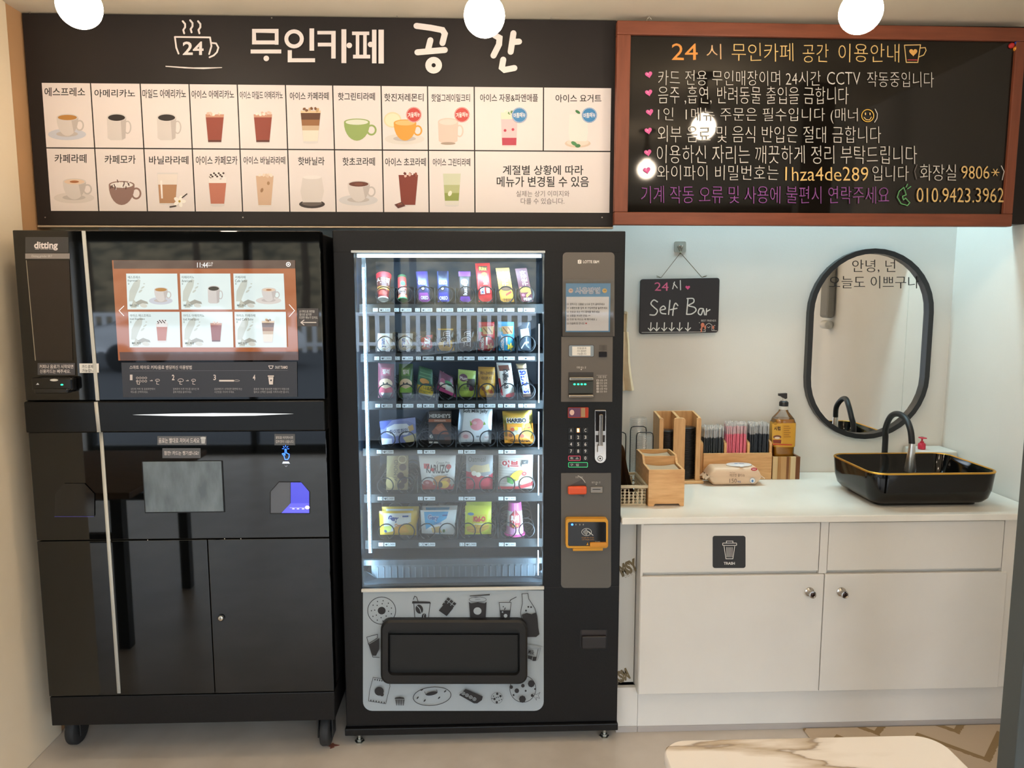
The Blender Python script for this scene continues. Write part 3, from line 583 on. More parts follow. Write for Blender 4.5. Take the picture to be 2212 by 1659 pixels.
# white decorative strip
def strip(z0, z1, x0, x1, y): 
    m = MB(); m.prism([(x0-.0055, y-.0025, z1), (x0+.0055, y-.0025, z1), (x1+.0055, y-.0025, z0), (x1-.0055, y-.0025, z0)], (0, .0045, 0), '#c9c8c0:r.35'); return m
a, b, c, e, f_ = P(181, 500, YM), P(203.5, 780, YM), P(211.5, 865, YM), P(218.5, 934, YM), P(257.5, 1497, YM)
m = strip(zm1+.002, zt-.002, a.x, c.x, YM); n_ = strip(zm0+.001, zm1-.001, c.x, e.x, YM-.012); q_ = strip(f_.z, zm0-.001, e.x, f_.x, YM)
for o_ in (n_, q_): m.add(o_.v, o_.f, '#c9c8c0:r.35')
m.build('white_trim_strip', cm, 'thin white vertical trim strip')
# card reader under the left sticker
m = MB(); X0_, Z0_, X1_, Z1_ = RC(79, 814, 168, 847, YM); m.box(X0_, YM-.03, Z0_+.008, X1_, YM-.001, Z1_, '#141414:r.15', .006); m.box(X0_+.01, YM-.036, Z0_, X1_-.012, YM-.004, Z0_+.016, '#1a1a1a:r.2', .005)
d = D(m, planeY(YM-.03)); d.e(117, 821, 9, 2.6, '#d8d2c8'); d.e(134, 831, 3, 1.6, '#1fe08a:e3'); d.r(98, 841, 150, 842, '#8d8d8d'); d.p([(78, 831), (82, 827), (85, 831)], '#c9c9c9'); m.build('card_reader', cm)
# projecting middle band with light bar
m = MB(); m.box(xl, YM-.012, zm0, xr, YM+.04, zm1, '#0b0c0c:r.3:s.3', .004); m.build('middle_band', cm)
m = MB(); d = D(m, planeY(YM-.0122)); d.p([(286, 896), (370, 893.6), (460, 892.4), (550, 892.6), (635, 893.8), (550, 897.8), (460, 899), (370, 898.6)], '#dfe0dd:e1.1'); d.p([(430, 894), (460, 893), (490, 894), (490, 897.5), (460, 898.4), (430, 897.5)], '#dfe2ff:e3'); m.build('light_bar', cm, 'glowing lens-shaped white light bar')
# serving door with openings
def octo(x0, y0, x1, y1, c=.32):
    w_, h_ = x1-x0, y1-y0; return [(x0, y1), (x0, y0+h_*c), (x0+w_*.22, y0), (x1-w_*.25, y0), (x1, y0+h_*c), (x1, y1)]
m = MB(); m.box(xl, YM, zs+.0015, xr, YM+.045, zm0-.001, 'black_glass', .002); d = D(m, planeY(YM))
d.r(340, 942, 446, 961, '#6b6b6d:r.3'); dash('음료는 빨대로 저어서 드세요', 343, 946, 431, 957, WH, .01); d.p([(434, 947), (444, 947), (442.5, 958), (435.5, 958)], '#c9c9c9'); d.e(439, 946, 6, 2.5, '#d8d8d8')
d.r(351, 968, 433.5, 989.5, '#5d5d60:r.4'); dash('잠깐! 카드는 챙기셨나요?', 355, 974, 430, 983, WH, .01)
d.r(593, 937, 637.5, 961.5, '#58595b:r.4'); dash('불빛을 터치하시면', 596, 942, 633, 948, WH); dash('컵뚜껑이 나옵니다.', 596, 950.5, 635, 957, WH)
BL = '#3468ff:e3'; d.l([(614, 985), (610, 980), (613, 979), (616, 983), (616, 970), (618.5, 970), (619, 978), (625, 981), (625, 987), (622, 992), (616, 992), (614, 985)], 1.5, BL)
for q in range(5): t_ = PI+q*PI/4; d.l([(617.3+4*math.cos(t_), 969+4*math.sin(t_)), (617.3+7*math.cos(t_), 969+7*math.sin(t_))], 1.1, BL)
d.p([(612, 996.5), (624, 996.5), (627, 1001), (610, 1001)], '#c9cfe0:e.9'); d.l([(616, 1005), (618.5, 1007.5), (621, 1005)], 1, '#aab:e.5' if 0 else '#a9abb8:e.5')
for x, y in ((320, 1166), (486, 1163), (521, 1163)): d.e(x, y, 1, 1, '#d0c8bc')
d.p(octo(120, 1044, 205, 1114), '#1b1a1a:r.1'); d.r(119, 1114.5, 204, 1116, '#2a236a:e.5')
m.build('serving_door', cm)
m = MB(); X0_, Z0_, X1_, Z1_ = RC(313, 996, 482, 1104.5, YM); m.box(X0_-.004, YM-.003, Z0_-.004, X1_+.002, YM-.0005, Z1_, '#0a0a0b:r.4'); m.box(X0_, YM-.007, Z0_, X1_, YM-.003, Z1_, 'cup_flap', .0015); m.build('cup_flap', cm, 'grey brushed cup door flap')
m = MB(); oc = [P(x, y, YM-.0008) for x, y in octo(583, 1040, 670, 1110)]; m.prism(oc, (0, .0006, 0), '#050507'); d = D(m, planeY(YM-.0008))
d.p([(585, 1108), (585, 1062), (603, 1042), (627, 1042), (627, 1088), (607, 1108)], '#5f636b:r.35'); d.p([(628, 1042), (651, 1042), (668, 1062), (668, 1087), (628, 1087)], '#3333c8:e.85'); d.p([(628, 1087), (668, 1087), (668, 1108), (608, 1108)], '#4a48ee:e1.1'); d.r(626, 1096, 668, 1097.2, '#8f8bff:e1.2'); d.e(664, 1096, 5, 4, '#e6c8ff:e1.3')
for x in (634, 644, 655): d.e(x, 1099, 3, 1, '#c9c4ff:e1.4')
m.build('lid_outlet', cm, 'octagonal outlet glowing blue violet')
# lower doors
zx = (P(446, 1167, YM).x+P(466, 1497, YM).x)/2
for x0, x1 in ((xl, zx-.0012), (zx+.0012, xr)):
    m = MB(); m.box(x0, YM, zp, x1, YM+.045, zs-.0015, 'black_glass', .002); ld = m.build('lower_door', cm)
    if x0 > xl:
        k = MB(); a = P(478, 1334, YM); k.lathe(a+Vector((0, -.0005, 0)), (0, -1, 0), [(.0115, 0), (.0115, .004), (.009, .005)], '#111111:r.3', 20); k.lathe(a+Vector((0, -.0057, 0)), (0, -1, 0), [(.0082, 0), (.0082, .002), (.0075, .0028)], '#d8d4cc:m.25', 18); k.box(a.x-.001, YM-.0095, a.z-.004, a.x+.001, YM-.0084, a.z+.004, '#555555'); k.build('door_lock', ld, 'chrome round key lock')
for x, y_ in ((P(158, 1600, YM+.1).x, YM+.12), (P(705, 1580, YM+.08).x, YM+.08), (xl+.09, YM+.5), (xr-.09, YM+.5)):
    m = MB(); m.box(x-.035, y_-.04, zb-.012, x+.035, y_+.04, zb, '#1b1b1c:r.4', .002)
    m.box(x-.028, y_-.018, .04, x-.022, y_+.03, zb-.01, '#1b1b1c:r.4', .002); m.box(x+.022, y_-.018, .04, x+.028, y_+.03, zb-.01, '#1b1b1c:r.4', .002); m.lathe((x, y_, zb-.03), (0, 0, 1), [(.026, 0), (.026, .018)], '#28282a:r.4', 16)
    cst = m.build('caster', cm); rr_ = (zb-.03)/2; k = MB(); k.lathe((x-.017, y_+.01, rr_+.002), (1, 0, 0), [(rr_*.5, 0), (rr_*.92, .001), (rr_, .007), (rr_, .027), (rr_*.92, .033), (rr_*.5, .034)], '#232324:r.7', 24); k.build('wheel', cst)

# ------------------------------------------------------------------ snack vending machine
vx0 = (P(718, 500, YP).x+P(748, 1575, YP).x)/2; vx1 = (P(1350, 500, YP).x+P(1334, 1575, YP).x)/2; vz1 = P(1034, 498.5, YP).z; vz0 = P(1040, 1580, YP).z
gx0, gz0, gx1, gz1 = RC(773, 546, 1174.5, 1271, YP)
vm = thing('vending_machine', 'black snack vending machine with lit glass front, between coffee machine and counter', 'vending machine', ((vx0+vx1)/2, YP+.3, 0))
VB = YW-.02
m = MB(); th = .02
m.box(vx0, YP+.05, vz0, vx0+th, VB, vz1, 'vend_side'); m.box(vx1-th, YP+.05, vz0, vx1, VB, vz1, 'vend_side'); m.box(vx0+th, YP+.05, vz1-th, vx1-th, VB, vz1, 'vend_side'); m.box(vx0+th, YP+.05, vz0, vx1-th, VB, vz0+.03, 'vend_side'); m.box(vx0+th, VB-.02, vz0+.03, vx1-th, VB, vz1-th, 'vend_side')
m.build('cabinet_body', vm)
m = MB()                                        # door skin as four members round the window
m.box(vx0, YP, gz1, vx1, YP+.048, vz1, 'vend_black', .003); m.box(vx0, YP, vz0+.028, vx1, YP+.048, gz0, 'vend_black', .003)
m.box(vx0, YP+.0003, gz0-.004, gx0, YP+.048, gz1+.004, 'vend_black', .003); m.box(gx1, YP+.0003, gz0-.004, vx1, YP+.048, gz1+.004, 'vend_black', .003)
dr = m.build('door', vm)
m = MB(); m.box(vx0-.004, YP-.012, vz0, vx1+.002, YP+.05, vz0+.026, 'vend_black', .003); m.build('kick_tray', vm)
for x, y_ in ((P(777, 1597, YP+.02).x, YP+.02), (P(1305, 1588, YP+.02).x, YP+.02), (vx0+.05, YP+.5), (vx1-.05, YP+.5)):
    m = MB(); m.lathe((x, y_, 0), (0, 0, 1), [(.017, 0), (.018, .004), (.012, .006), (.012, .012), (.007, .0125), (.007, vz0)], '#b8bcb8:m.3', 6); m.build('levelling_foot', vm)
# interior
iy0, iy1 = YP+.012, VB-.03
m = MB(); ix, jx = gx0-.012, P(1166, 900, 2.6).x+.03
m.box(ix-.01, iy0+.04, gz0, ix, iy1, gz1, '#34455e:r.4'); m.box(jx, iy0+.04, gz0, jx+.01, iy1, gz1, '#4c545e:r.3'); m.box(ix, iy1, gz0, jx, iy1+.01, gz1, '#1c2a42:r.4'); m.box(ix, iy0+.04, gz1-.004, jx, iy1, gz1+.006, '#59626c:r.4'); m.box(ix, iy0+.04, gz0-.01, jx, iy1, gz0, '#30353b:r.3')
m.build('inner_liner', vm)
m = MB(); bz = P(975, 1212, 2.62).z
m.box(ix+.03, 2.60, gz0+.002, jx-.03, 2.604, bz, '#5f666e:r.35')
for i in range(26): x = ix+.05+i*(jx-ix-.1)/25; m.box(x, 2.597, gz0+.004, x+.004, 2.6, bz-.01, '#6f767e:r.35')
m.prism([(ix+.004, 2.56, gz0+.002), (ix+.004, 2.56, bz-.005), (ix+.05, 2.595, gz0+.002)], (0, .01, 0), '#aab2ba:m.25'); m.prism([(jx-.004, 2.56, gz0+.002), (jx-.05, 2.595, gz0+.002), (jx-.004, 2.56, bz-.005)], (0, .01, 0), '#aab2ba:m.25')
m.box(ix, 2.585, bz, jx, 2.6, bz+.02, '#4b5157:r.35'); m.build('delivery_chute', vm)
LED = '#cfe6ff:e1.7'
lx = P(793, 900, 2.535).x
m = MB(); m.box(lx-.006, 2.535, P(790, 1195, 2.535).z, lx+.006, 2.546, P(785, 556, 2.535).z, '#8fa3b3:r.4'); 
for i in range(95): z = P(790, 1192, 2.535).z+i*(P(785, 575, 2.535).z-P(790, 1192, 2.535).z)/95; m.box(lx-.004, 2.5335, z, lx+.0035, 2.535, z+.0072, LED)
m.build('light_strip', vm, 'white vertical LED strip')
m = MB(); z = P(970, 553, 2.53).z; m.box(gx0+.006, 2.528, z-.005, gx1-.008, 2.542, z+.006, '#d8f0ff:e2.5'); m.build('light_strip', vm, 'white LED strip along the top')
m = MB(); rx = P(1163, 900, 2.56).x; 
for z0_, z1_ in ((gz0+.02, gz0+.11), (P(1163, 1180, 2.56).z, P(1163, 1090, 2.56).z), (P(1163, 1070, 2.56).z, P(1163, 985, 2.56).z), (P(1163, 970, 2.56).z, P(1163, 890, 2.56).z), (P(1163, 870, 2.56).z, P(1163, 700, 2.56).z)): m.box(rx, 2.56, z0_, rx+.003, 2.57, z1_, '#cfe6ff:e3')
m.build('light_strip', vm, 'thin white light strip on the right side')
area('vending_led_light', ((gx0+gx1)/2, 2.545, gz1-.03), (math.radians(22), 0, 0), gx1-gx0-.08, .03, 2.2, (.55, .8, 1))
for sx_, sg_ in ((gx0+.004, -1), (gx1-.004, 1)): area('vending_side_light', (sx_, 2.53, (gz0+gz1)/2-.05), (math.radians(90), 0, math.radians(sg_*38)), .02, 1.15, 3.8, (.55, .8, 1))
# trays, coils, labels
SH = 2.585
rows = [  # tray front y px, numbers, prices, label x centres (number, price), label y
    (657, '60 61 62 63 64 65 66 67', '1,500 2,000 2,000 2,000 1,000 1,500 1,500 1,500', [(811, 831), (857, 877), (902, 922), (948, 967), (993, 1012), (1036, 1055), (1080, 1099), (1124, 1143)], 669.5),
    (764, '50 51 52 53 54 55 56 57', '1,000 1,000 1,000 1,000 1,000 1,000 1,000 1,000', [(814, 834), (859, 880), (904, 925), (948, 969), (994, 1013), (1038, 1056), (1081, 1100), (1125, 1143)], 774),
    (866, '40 41 42 43 44 45 46 47', '1,500 1,500 1,000 1,000 1,000 1,500 2,000 1,000', [(816, 836), (861, 881), (906, 926), (951, 971), (995, 1014), (1039, 1058), (1081, 1101), (1125, 1144)], 876.5),
    (968, '31 33 35 37', '1,500 2,500 2,000 1,000', [(819, 838), (907, 928), (995, 1015), (1082, 1102)], 976),
    (1067, '21 23 25 27', '2,000 1,000 2,000 1,000', [(821, 840), (908, 928), (996, 1015), (1082, 1102)], 1077),
    (1166, '11 13 15 17', '2,000 2,000 2,000 2,000', [(823, 842), (910, 928), (998, 1017), (1083, 1102)], 1176)]
coils = [(645, [829, 873, 917, 961, 1006, 1049, 1093, 1136]), (744, [832, 875, 918, 962, 1007, 1051, 1096, 1139]), (846, [834, 877, 920, 964, 1008, 1052, 1097, 1139]),
         (946, [836, 879, 920, 963, 1006, 1054, 1095, 1138]), (1045, [832, 876, 926, 965, 1008, 1053, 1095, 1138]), (1142, [834, 878, 922, 966, 1010, 1054, 1098, 1138])]
cR = 17.5/FPX*(SH-.01)
cm_ = MB(); path = [(-cR*math.sin(2*PI*i/20), .056*q+(.0015 if i > 10 else 0), -cR*math.cos(2*PI*i/20)) for q in range(6) for i in range(1, 20)]; cm_.tube(path, .0021, '#15171b:r.3', 6)
coil_me = None; ctop = {}
for (yf, nums, prs, lab, ly), (cy, cxs) in zip(rows, coils):
    zf = P(975, yf, SH).z; m = MB(); zl = P(975, ly+5, SH).z
    m.box(ix+.012, SH+.004, zf-.004, jx-.004, iy1-.01, zf, '#0f1114:r.6'); m.prism([(ix+.012, SH, zl-.004), (jx-.004, SH, zl-.004), (jx-.004, SH+.004, zf), (ix+.012, SH+.004, zf)], (0, .004, 0), '#0e1013:r.6')
    xs = [P(x, cy, SH).x for x in cxs]; step = 1 if len(lab) == 8 else 2
    for i in range(step-1, 7, step): xx = (xs[i]+xs[i+1])/2; m.box(xx-.0015, SH+.012, zf, xx+.0015, iy1-.02, zf+.055, '#2b3138:r.3')
    tr = m.build('tray', vm); d = D(m2 := MB(), planeY(SH-.0008), .0002)
    for (a_, b_), n_, p_ in zip(lab, nums.split(), prs.split()):
        k = MB(); d = D(k, planeY(SH-.0012), .0002); ang = (ly-669)*-.00006*0
        d.r(a_-5.2, ly-3.8, a_+5.2, ly+3.8, '#e8eef2:r.5'); d.t(n_, a_-3.6, ly-2.6, a_+3.6, ly+2.6, '#5f6a74'); d.r(b_-12, ly-3.8, b_+12, ly+3.8, '#e8eef2:r.5'); d.t('₩'+p_, b_-10.5, ly-2.3, b_+10.5, ly+2.9, '#3c444c', .01)
        k.build('price_label', tr)
    for x in xs:
        if coil_me is None: o_ = cm_.build('coil', vm); coil_me = o_.data; o_.location = Vector((0, 0, 0))
        else: o_ = bpy.data.objects.new('coil', coil_me); COL.objects.link(o_); o_.parent = vm
        o_.location = Vector((x, SH+.002, zf+cR+.004))-vm.location
# the first coil mesh was built relative to the machine's base: move its vertices back to its own axis
coil_me.transform(Matrix.Translation(vm.location))
ys = {r[0]: P(975, r[0], SH).z for r in rows}
# window glass and its clear rim
m = MB(); m.box(gx0-.003, YP+.004, gz0-.003, gx1+.003, YP+.009, gz1+.003, 'vend_glass'); m.build('window_glass', dr)
m = MB(); m.box(gx0-.008, YP-.006, gz1-.001, gx1+.002, YP+.002, gz1+.007, '#c9ced0:r.25', .002); m.box(gx0-.002, YP-.008, gz0-.007, gx1+.004, YP+.002, gz0+.004, '#d3d0c6:r.25', .002)
m.build('window_rim', dr, 'pale clear strip above and below the glass')
# control column
PLT = '#645d56:r.45'; d0 = planeY(YP)
m = MB(); pts = [P(x, y, YP-.004) for x, y in rrect(1215.5, 545, 1327.5, 726.5, (9, 9, 1, 1))]; m.prism(pts, (0, .0045, 0), PLT); d = D(m, planeY(YP-.004), .0003)
d.e(1252, 565.5, 5.5, 5.5, '#e8e2da', PI/4, 4); d.e(1252, 565.5, 3.6, 4.6, '#e8e2da'); d.t('ℓ', 1250.5, 562, 1253.5, 569, PLT); d.t('LOTTE E&M', 1259.5, 562.3, 1294, 568.6, '#e8e2da', .02)
m.build('control_plate', dr)
m = MB(); X0_, Z0_, X1_, Z1_ = RC(1221.5, 612, 1317.5, 717, YP); q0, w0, q1, w1 = X0_, Z0_, X1_, Z1_; m.box(X0_, YP-.0062, Z0_, X1_, YP-.0052, Z1_, '#6d9cc0:r.5'); d = D(m, planeY(YP-.0062), .0002)
d.p([(1223.5, 641), (1315.5, 641), (1314.5, 714.5), (1223, 714.5)], '#e9e3df'); d.e(1233, 628, 5, 5, '#e8c3ae'); d.e(1306, 628, 5, 5, '#e8bf6a'); d.e(1232, 627, .8, 1, INK); d.e(1235, 627, .8, 1, INK); d.e(1305, 627, .8, 1, INK); d.e(1308, 627, .8, 1, INK)
d.t('사용방법', 1242, 620.5, 1296, 635, WH, .05); d.t('사용방법', 1243, 621.5, 1295, 634, '#5f92bb', -.005)
for q, (s, x1) in enumerate((('원하시는 상품을 눈으로 먼저 골라주세요', 1306), ('상품번호를 입력 후 구입버튼을 눌러주세요', 1312), ('천원권 또는 카드결제를 해주세요', 1295), ('상품을 꺼내면 완료~^^', 1275), ('잔돈 및 카드는 꼭 챙기세요 :)', 1289), ('다음에 또 만나요', 1262))):
    y = 654.5+8.3*q; d.o(1226.5, y+2.5, 2, 2, .6, GR, n=10); d.t(s, 1231, y, x1, y+5, '#4a4646', .004)
d.heart(1266, 698.5, 1.8, '#c23b3b'); m.build('instruction_poster', dr)
m = MB(); X0_, Z0_, X1_, Z1_ = RC(1214.5, 604, 1325, 727, YP); m.box(X0_, YP-.0088, Z0_, X1_, YP-.0078, Z1_, 'clear_film'); m.build('poster_film', dr)
m = MB(); pts = [P(x, y, YP-.004) for x, y in [(1212.8, 727.5), (1323.6, 727.5), (1322.5, 868), (1212, 868)]]; m.prism(pts, (0, .0045, 0), PLT); d = D(m, planeY(YP-.004), .0003)
d.p(rrect(1227.5, 744.5, 1284, 771.5, 4), '#4a4541:r.3'); d.p(rrect(1229, 746, 1282.5, 770, 3), '#8f9ba3:r.1'); d.r(1236, 748.5, 1275.5, 768, '#e4e0d8:r.6')
for q, s in enumerate(('천원권과', '카드결제만', '가능합니다')): d.t(s, 1246.5, 750+6*q, 1266.5, 754.8+6*q, INK)
for i in range(7):
    for j in range(5): d.e(1295+2.4*i, 746+2.3*j, .8, .8, '#3b3632', n=6)
d.p(rrect(1293, 759.5, 1310.5, 771, 1.5), '#221f20:r.15'); d.t('지폐 넣는 곳', 1245, 791, 1265.5, 796, '#d8d0c8'); d.p([(1253.5, 797), (1257, 797), (1255.2, 799.5)], '#d8d0c8')
d.t('사용 안내', 1291, 811.5, 1308.5, 816.5, '#cfc7be'); d.r(1288, 810, 1311, 810.5, '#bdb5ac')
for q, s in enumerate(('상품 선택', '번호 입력', '구입 버튼', '상품 꺼냄', '잔돈 회수')): y = 819+6*q; d.r(1288, y, 1293, y+4.6, '#bdb5ac'); d.t(str(q+1), 1289.7, y+.8, 1291.3, y+3.8, '#4a4541'); d.t(s, 1294.5, y, 1310.5, y+4.6, '#cfc7be')
m.build('control_plate', dr)
m = MB(); X0_, Z0_, X1_, Z1_ = RC(1227.5, 804, 1281, 858, YP); m.box(X0_, YP-.0062, Z0_, X1_, YP-.004, Z1_, '#3a3531:r.35'); m.box(X0_+.001, YP-.022, P(1254, 821, YP).z, X1_-.001, YP-.006, P(1254, 813, YP).z, '#a8a49c:m.25', .004)
m.box(X0_+.001, YP-.014, P(1254, 849, YP).z, X1_-.002, YP-.006, P(1254, 821.5, YP).z, '#46463e:r.1', .002); m.box(X0_-.001, YP-.024, P(1254, 857.5, YP).z, X1_, YP-.006, P(1254, 850.5, YP).z, '#a99f92:m.25', .004)
d = D(m, planeY(YP-.0142)); 
for x in (1241, 1249, 1256.5, 1264): d.e(x, 830, 2.6, 2, '#27e487:e2.5')
m.build('bill_acceptor', dr, 'metal banknote slot with green lights')
m = MB(); X0_, Z0_, X1_, Z1_ = RC(1226.5, 879.5, 1271, 902.5, YP); m.box(X0_, YP-.006, Z0_, X1_, YP-.0005, Z1_, '#b4402a:r.08', .003); d = D(m, planeY(YP-.006)); d.r(1228, 881, 1254, 901, '#6d4a63:r.06'); d.e(1235.5, 891, 5, 6, '#d8a890:e.6'); d.r(1255, 881, 1264, 901, '#a98a66:r.08'); m.build('display', dr, 'small red display')  # purple and tan patches paint a reflection into the display's colour
for i, (t_, x, y) in enumerate([(c_, x, y) for r_, y in (('ABC', 929.5), ('123', 944.5), ('456', 959.5), ('789', 974.5)) for c_, x in zip(r_, (1233.5, 1249, 1264.5))]+[('0', 1264.5, 989.5)]):
    m = MB(); X0_, Z0_, X1_, Z1_ = RC(x-6, y-6, x+6, y+6, YP); m.box(X0_, YP-.003, Z0_, X1_, YP-.0003, Z1_, '#121213:r.35', .001); d = D(m, planeY(YP-.003))
    if t_ == 'B': d.r(x-2.8, y-4.4, x+2.8, y+4.4, '#ff7a1e:e2.5')
    d.t(t_, x-2 if t_ != '1' else x-.8, y-3.6, x+2 if t_ != '1' else x+.8, y+3.6, '#e4e0da' if t_ != 'B' else '#fff2c9:e3', .01); m.build('key', dr)
for x0, y0, x1, y1, c_, s in ((1228, 985, 1253.5, 994.5, '#c8324a:e.9', '취  소'), (1228, 999, 1269, 1009, '#22b866:e1.1', '구  입')):
    m = MB(); X0_, Z0_, X1_, Z1_ = RC(x0, y0, x1, y1, YP); m.box(X0_, YP-.003, Z0_, X1_, YP-.0003, Z1_, '#121213:r.35', .001); d = D(m, planeY(YP-.003)); d.l(rrect(x0, y0, x1, y1, 1.5), 1, c_, True, False); d.t(s, x0+3.5, (y0+y1)/2-2.6, x0+22, (y0+y1)/2+2.6, '#d8d4ce', .01); m.build('key', dr)
# chrome lock handle
m = MB(); pts = [P(x, y, YP-.008) for x, y in rrect(1284.5, 885, 1309.5, 1001.5, (2, 2, 12, 12))]; m.prism(pts, (0, .008, 0), '#d6d0c8:m.2', True, .002); d = D(m, planeY(YP-.008), .0004)
d.p([(1286, 888), (1308, 888), (1307, 931), (1286.5, 931)], '#3b3430:m.15'); d.p([(1287, 940), (1307, 940), (1306.5, 955), (1287, 955)], '#4a423d:m.15'); d.o(1296.5, 990.5, 6, 6, 1.6, '#7c756d:m.3'); d.e(1296.5, 990.5, 2, 2, '#3a3531')
m.box(P(1292, 930, YP).x, YP-.02, P(1297, 977, YP).z, P(1301, 930, YP).x, YP-.008, P(1254, 893, YP).z, '#8d857c:m.18', .004); m.box(P(1290.5, 930, YP).x, YP-.021, P(1297, 977, YP).z, P(1302, 930, YP).x, YP-.019, P(1297, 960, YP).z, '#d8d2ca:m.2', .001); m.build('lock_handle', dr, 'chrome T-handle lock')
# lower plate
m = MB(); pts = [P(x, y, YP-.004) for x, y in rrect(1212, 1022, 1320, 1270, (1, 1, 8, 8))]; m.prism(pts, (0, .0045, 0), '#5d5954:r.45'); d = D(m, planeY(YP-.004), .0003)
d.t('잔돈 레버', 1243, 1029, 1258.5, 1033, '#c9c2b9'); d.l(ell(1236, 1056, 31, 31, 0, 8, -1.15, -.45), 1.4, '#c9c2b9'); d.t('동전 넣는 곳', 1278, 1040, 1297, 1044, '#c9c2b9'); d.p([(1286, 1045), (1290, 1045), (1288, 1047.5)], '#c9c2b9')
d.p([(1232, 1048), (1258, 1035), (1266, 1046), (1267, 1058), (1261, 1074), (1240, 1066)], '#443e3a:r.3'); m.build('control_plate', dr)
m = MB(); X0_, Z0_, X1_, Z1_ = RC(1225.5, 1048, 1266, 1065.5, YP); m.box(X0_, YP-.022, Z0_, X1_, YP-.005, Z1_, '#e0552a:r.35', .006, 3); m.build('return_lever', dr, 'orange change lever')
m = MB(); X0_, Z0_, X1_, Z1_ = RC(1275, 1050, 1301.5, 1064, YP); m.box(X0_, YP-.009, Z0_, X1_, YP-.004, Z1_, '#8f877d:m.35', .003); d = D(m, planeY(YP-.009)); d.r(1280, 1056.6, 1297, 1058, '#151313'); m.build('coin_slot', dr)
YEL = '#d99a2b:r.4'
m = MB(); A_ = [P(x, y, YP-.03) for x, y in rrect(1222.5, 1121, 1313.5, 1184, 6)]; B_ = [P(x, y, YP-.03) for x, y in rrect(1227, 1127.5, 1309.5, 1180, 4)]; m.frame(A_, B_, (0, .026, 0), YEL); m.prism([p+Vector((0, .003, 0)) for p in B_], (0, .02, 0), '#1a1817:r.08')
X0_, Z0_, X1_, Z1_ = RC(1237, 1183, 1302, 1189, YP-.02); m.box(X0_, YP-.026, Z0_, X1_, YP-.006, Z1_, YEL, .002); X0_, Z0_, X1_, Z1_ = RC(1274, 1171.5, 1311.5, 1181, YP-.03); m.box(X0_, YP-.036, Z0_, X1_, YP-.02, Z1_, '#d08a26:r.35', .002)
d = D(m, planeY(YP-.027)); d.e(1236, 1133, 2.4, 2.2, '#2a6bff:e4')
for x in (1244, 1252.5, 1260): d.e(x, 1133, 1.2, 2, '#9a958e')
d.o(1267, 1149, 11, 8.2, .9, '#d8d4ce')
for q in range(4): d.l(ell(1258+q*.4, 1149, 3+2.2*q, 3+1.8*q, 0, 6, -.8, .8), .9, '#d8d4ce')
d.l([(1281, 1156), (1275, 1151), (1270, 1147), (1274, 1152)], 1.2, '#d8d4ce'); d.t('카드를 대어 주세요', 1256, 1159.5, 1283, 1162.5, '#c98a3a'); d.t('TAP YOUR CARD', 1256, 1164, 1283, 1166.5, '#b9803a'); d.t('IC CARD', 1286, 1168.5, 1296, 1170.5, '#c9c2b9'); d.p([(1269, 1171), (1271.5, 1177), (1266.5, 1177)], '#d99a2b'); m.build('card_reader', dr, 'card reader with yellow orange frame')
m = MB(); A_ = [P(x, y, YP-.001) for x, y in rrect(1253.5, 1360, 1311.5, 1402, (3, 3, 7, 7))]; B_ = [P(x, y, YP-.001) for x, y in rrect(1256.5, 1361.5, 1309, 1398, (2, 2, 5, 5))]; m.frame(A_, B_, (0, .001, 0), '#0b0b0c:r.3', 0); m.prism(B_, (0, .0006, 0), '#2c2524:r.3'); X0_, Z0_, X1_, Z1_ = RC(1256, 1372, 1309.5, 1399, YP); m.box(X0_, YP-.012, Z0_, X1_, YP-.001, Z1_, '#232021:r.35', .005, 3); m.build('coin_return_cup', dr)
# delivery panel with snack drawings
m = MB(); pts = [P(x, y, YP-.0012) for x, y in rrect(784, 1275, 1174.5, 1535.5, (2, 2, 20, 20))]; m.prism(pts, (0, .001, 0), '#a3acb2:r.45'); d = D(m, planeY(YP-.0012), .0002); K = '#201f22'
def dots(pts, r, k=K):
    for x, y in pts: d.e(x, y, r, r*1.05, k, n=8)
d.o(824.5, 1319, 31, 30, 1.4, K, n=32); d.e(824.5, 1319, 8.6, 8.2, K); dots([(824.5+R_*math.cos(t_), 1319+R_*math.sin(t_)) for R_, k_ in ((15, 8), (22, 11)) for t_ in [2*PI*i/k_+R_ for i in range(k_)]], 1.3)
d.p([(891, 1298), (929, 1299), (931, 1303), (890, 1303)], K); d.l([(894, 1303), (897, 1341)], 1.2, K); d.l([(929, 1303), (925, 1341)], 1.2, K); d.l([(893, 1294), (896, 1287), (900, 1289), (903, 1298)], 1.4, K)
d.e(906, 1315, 8, 10, K, -.3); d.l([(901, 1308), (907, 1314), (910, 1323)], 1.4, '#a3acb2'); d.e(916, 1330, 4.6, 6, K, .3); d.l([(917, 1325), (915, 1330), (916, 1335)], 1, '#a3acb2')
d.p([(948, 1318), (963, 1300), (979, 1313), (965, 1330)], K)
for i in range(3):
    for j in range(3): x, y = 967+6.5*i-4.6*j+1, 1289.5+4.8*i+5.6*j; d.p([(x, y), (x+5, y+3.7), (x+1.4, y+8), (x-3.6, y+4.3)], K)
d.p([(1013, 1299), (1017, 1302), (1032, 1300), (1047, 1302), (1051, 1299), (1049, 1336), (1032, 1338), (1016, 1336)], K); d.o(1032, 1294, 19, 6, .8, K); d.e(1031.5, 1318.5, 8.6, 8, '#a3acb2'); d.p([(1015, 1285.5), (1058, 1282), (1058, 1284.5), (1015, 1287)], K); d.l([(1026, 1290), (1038, 1288)], 1.6, '#7d848a'); d.l([(1027, 1294), (1037, 1293)], 1.4, '#7d848a')
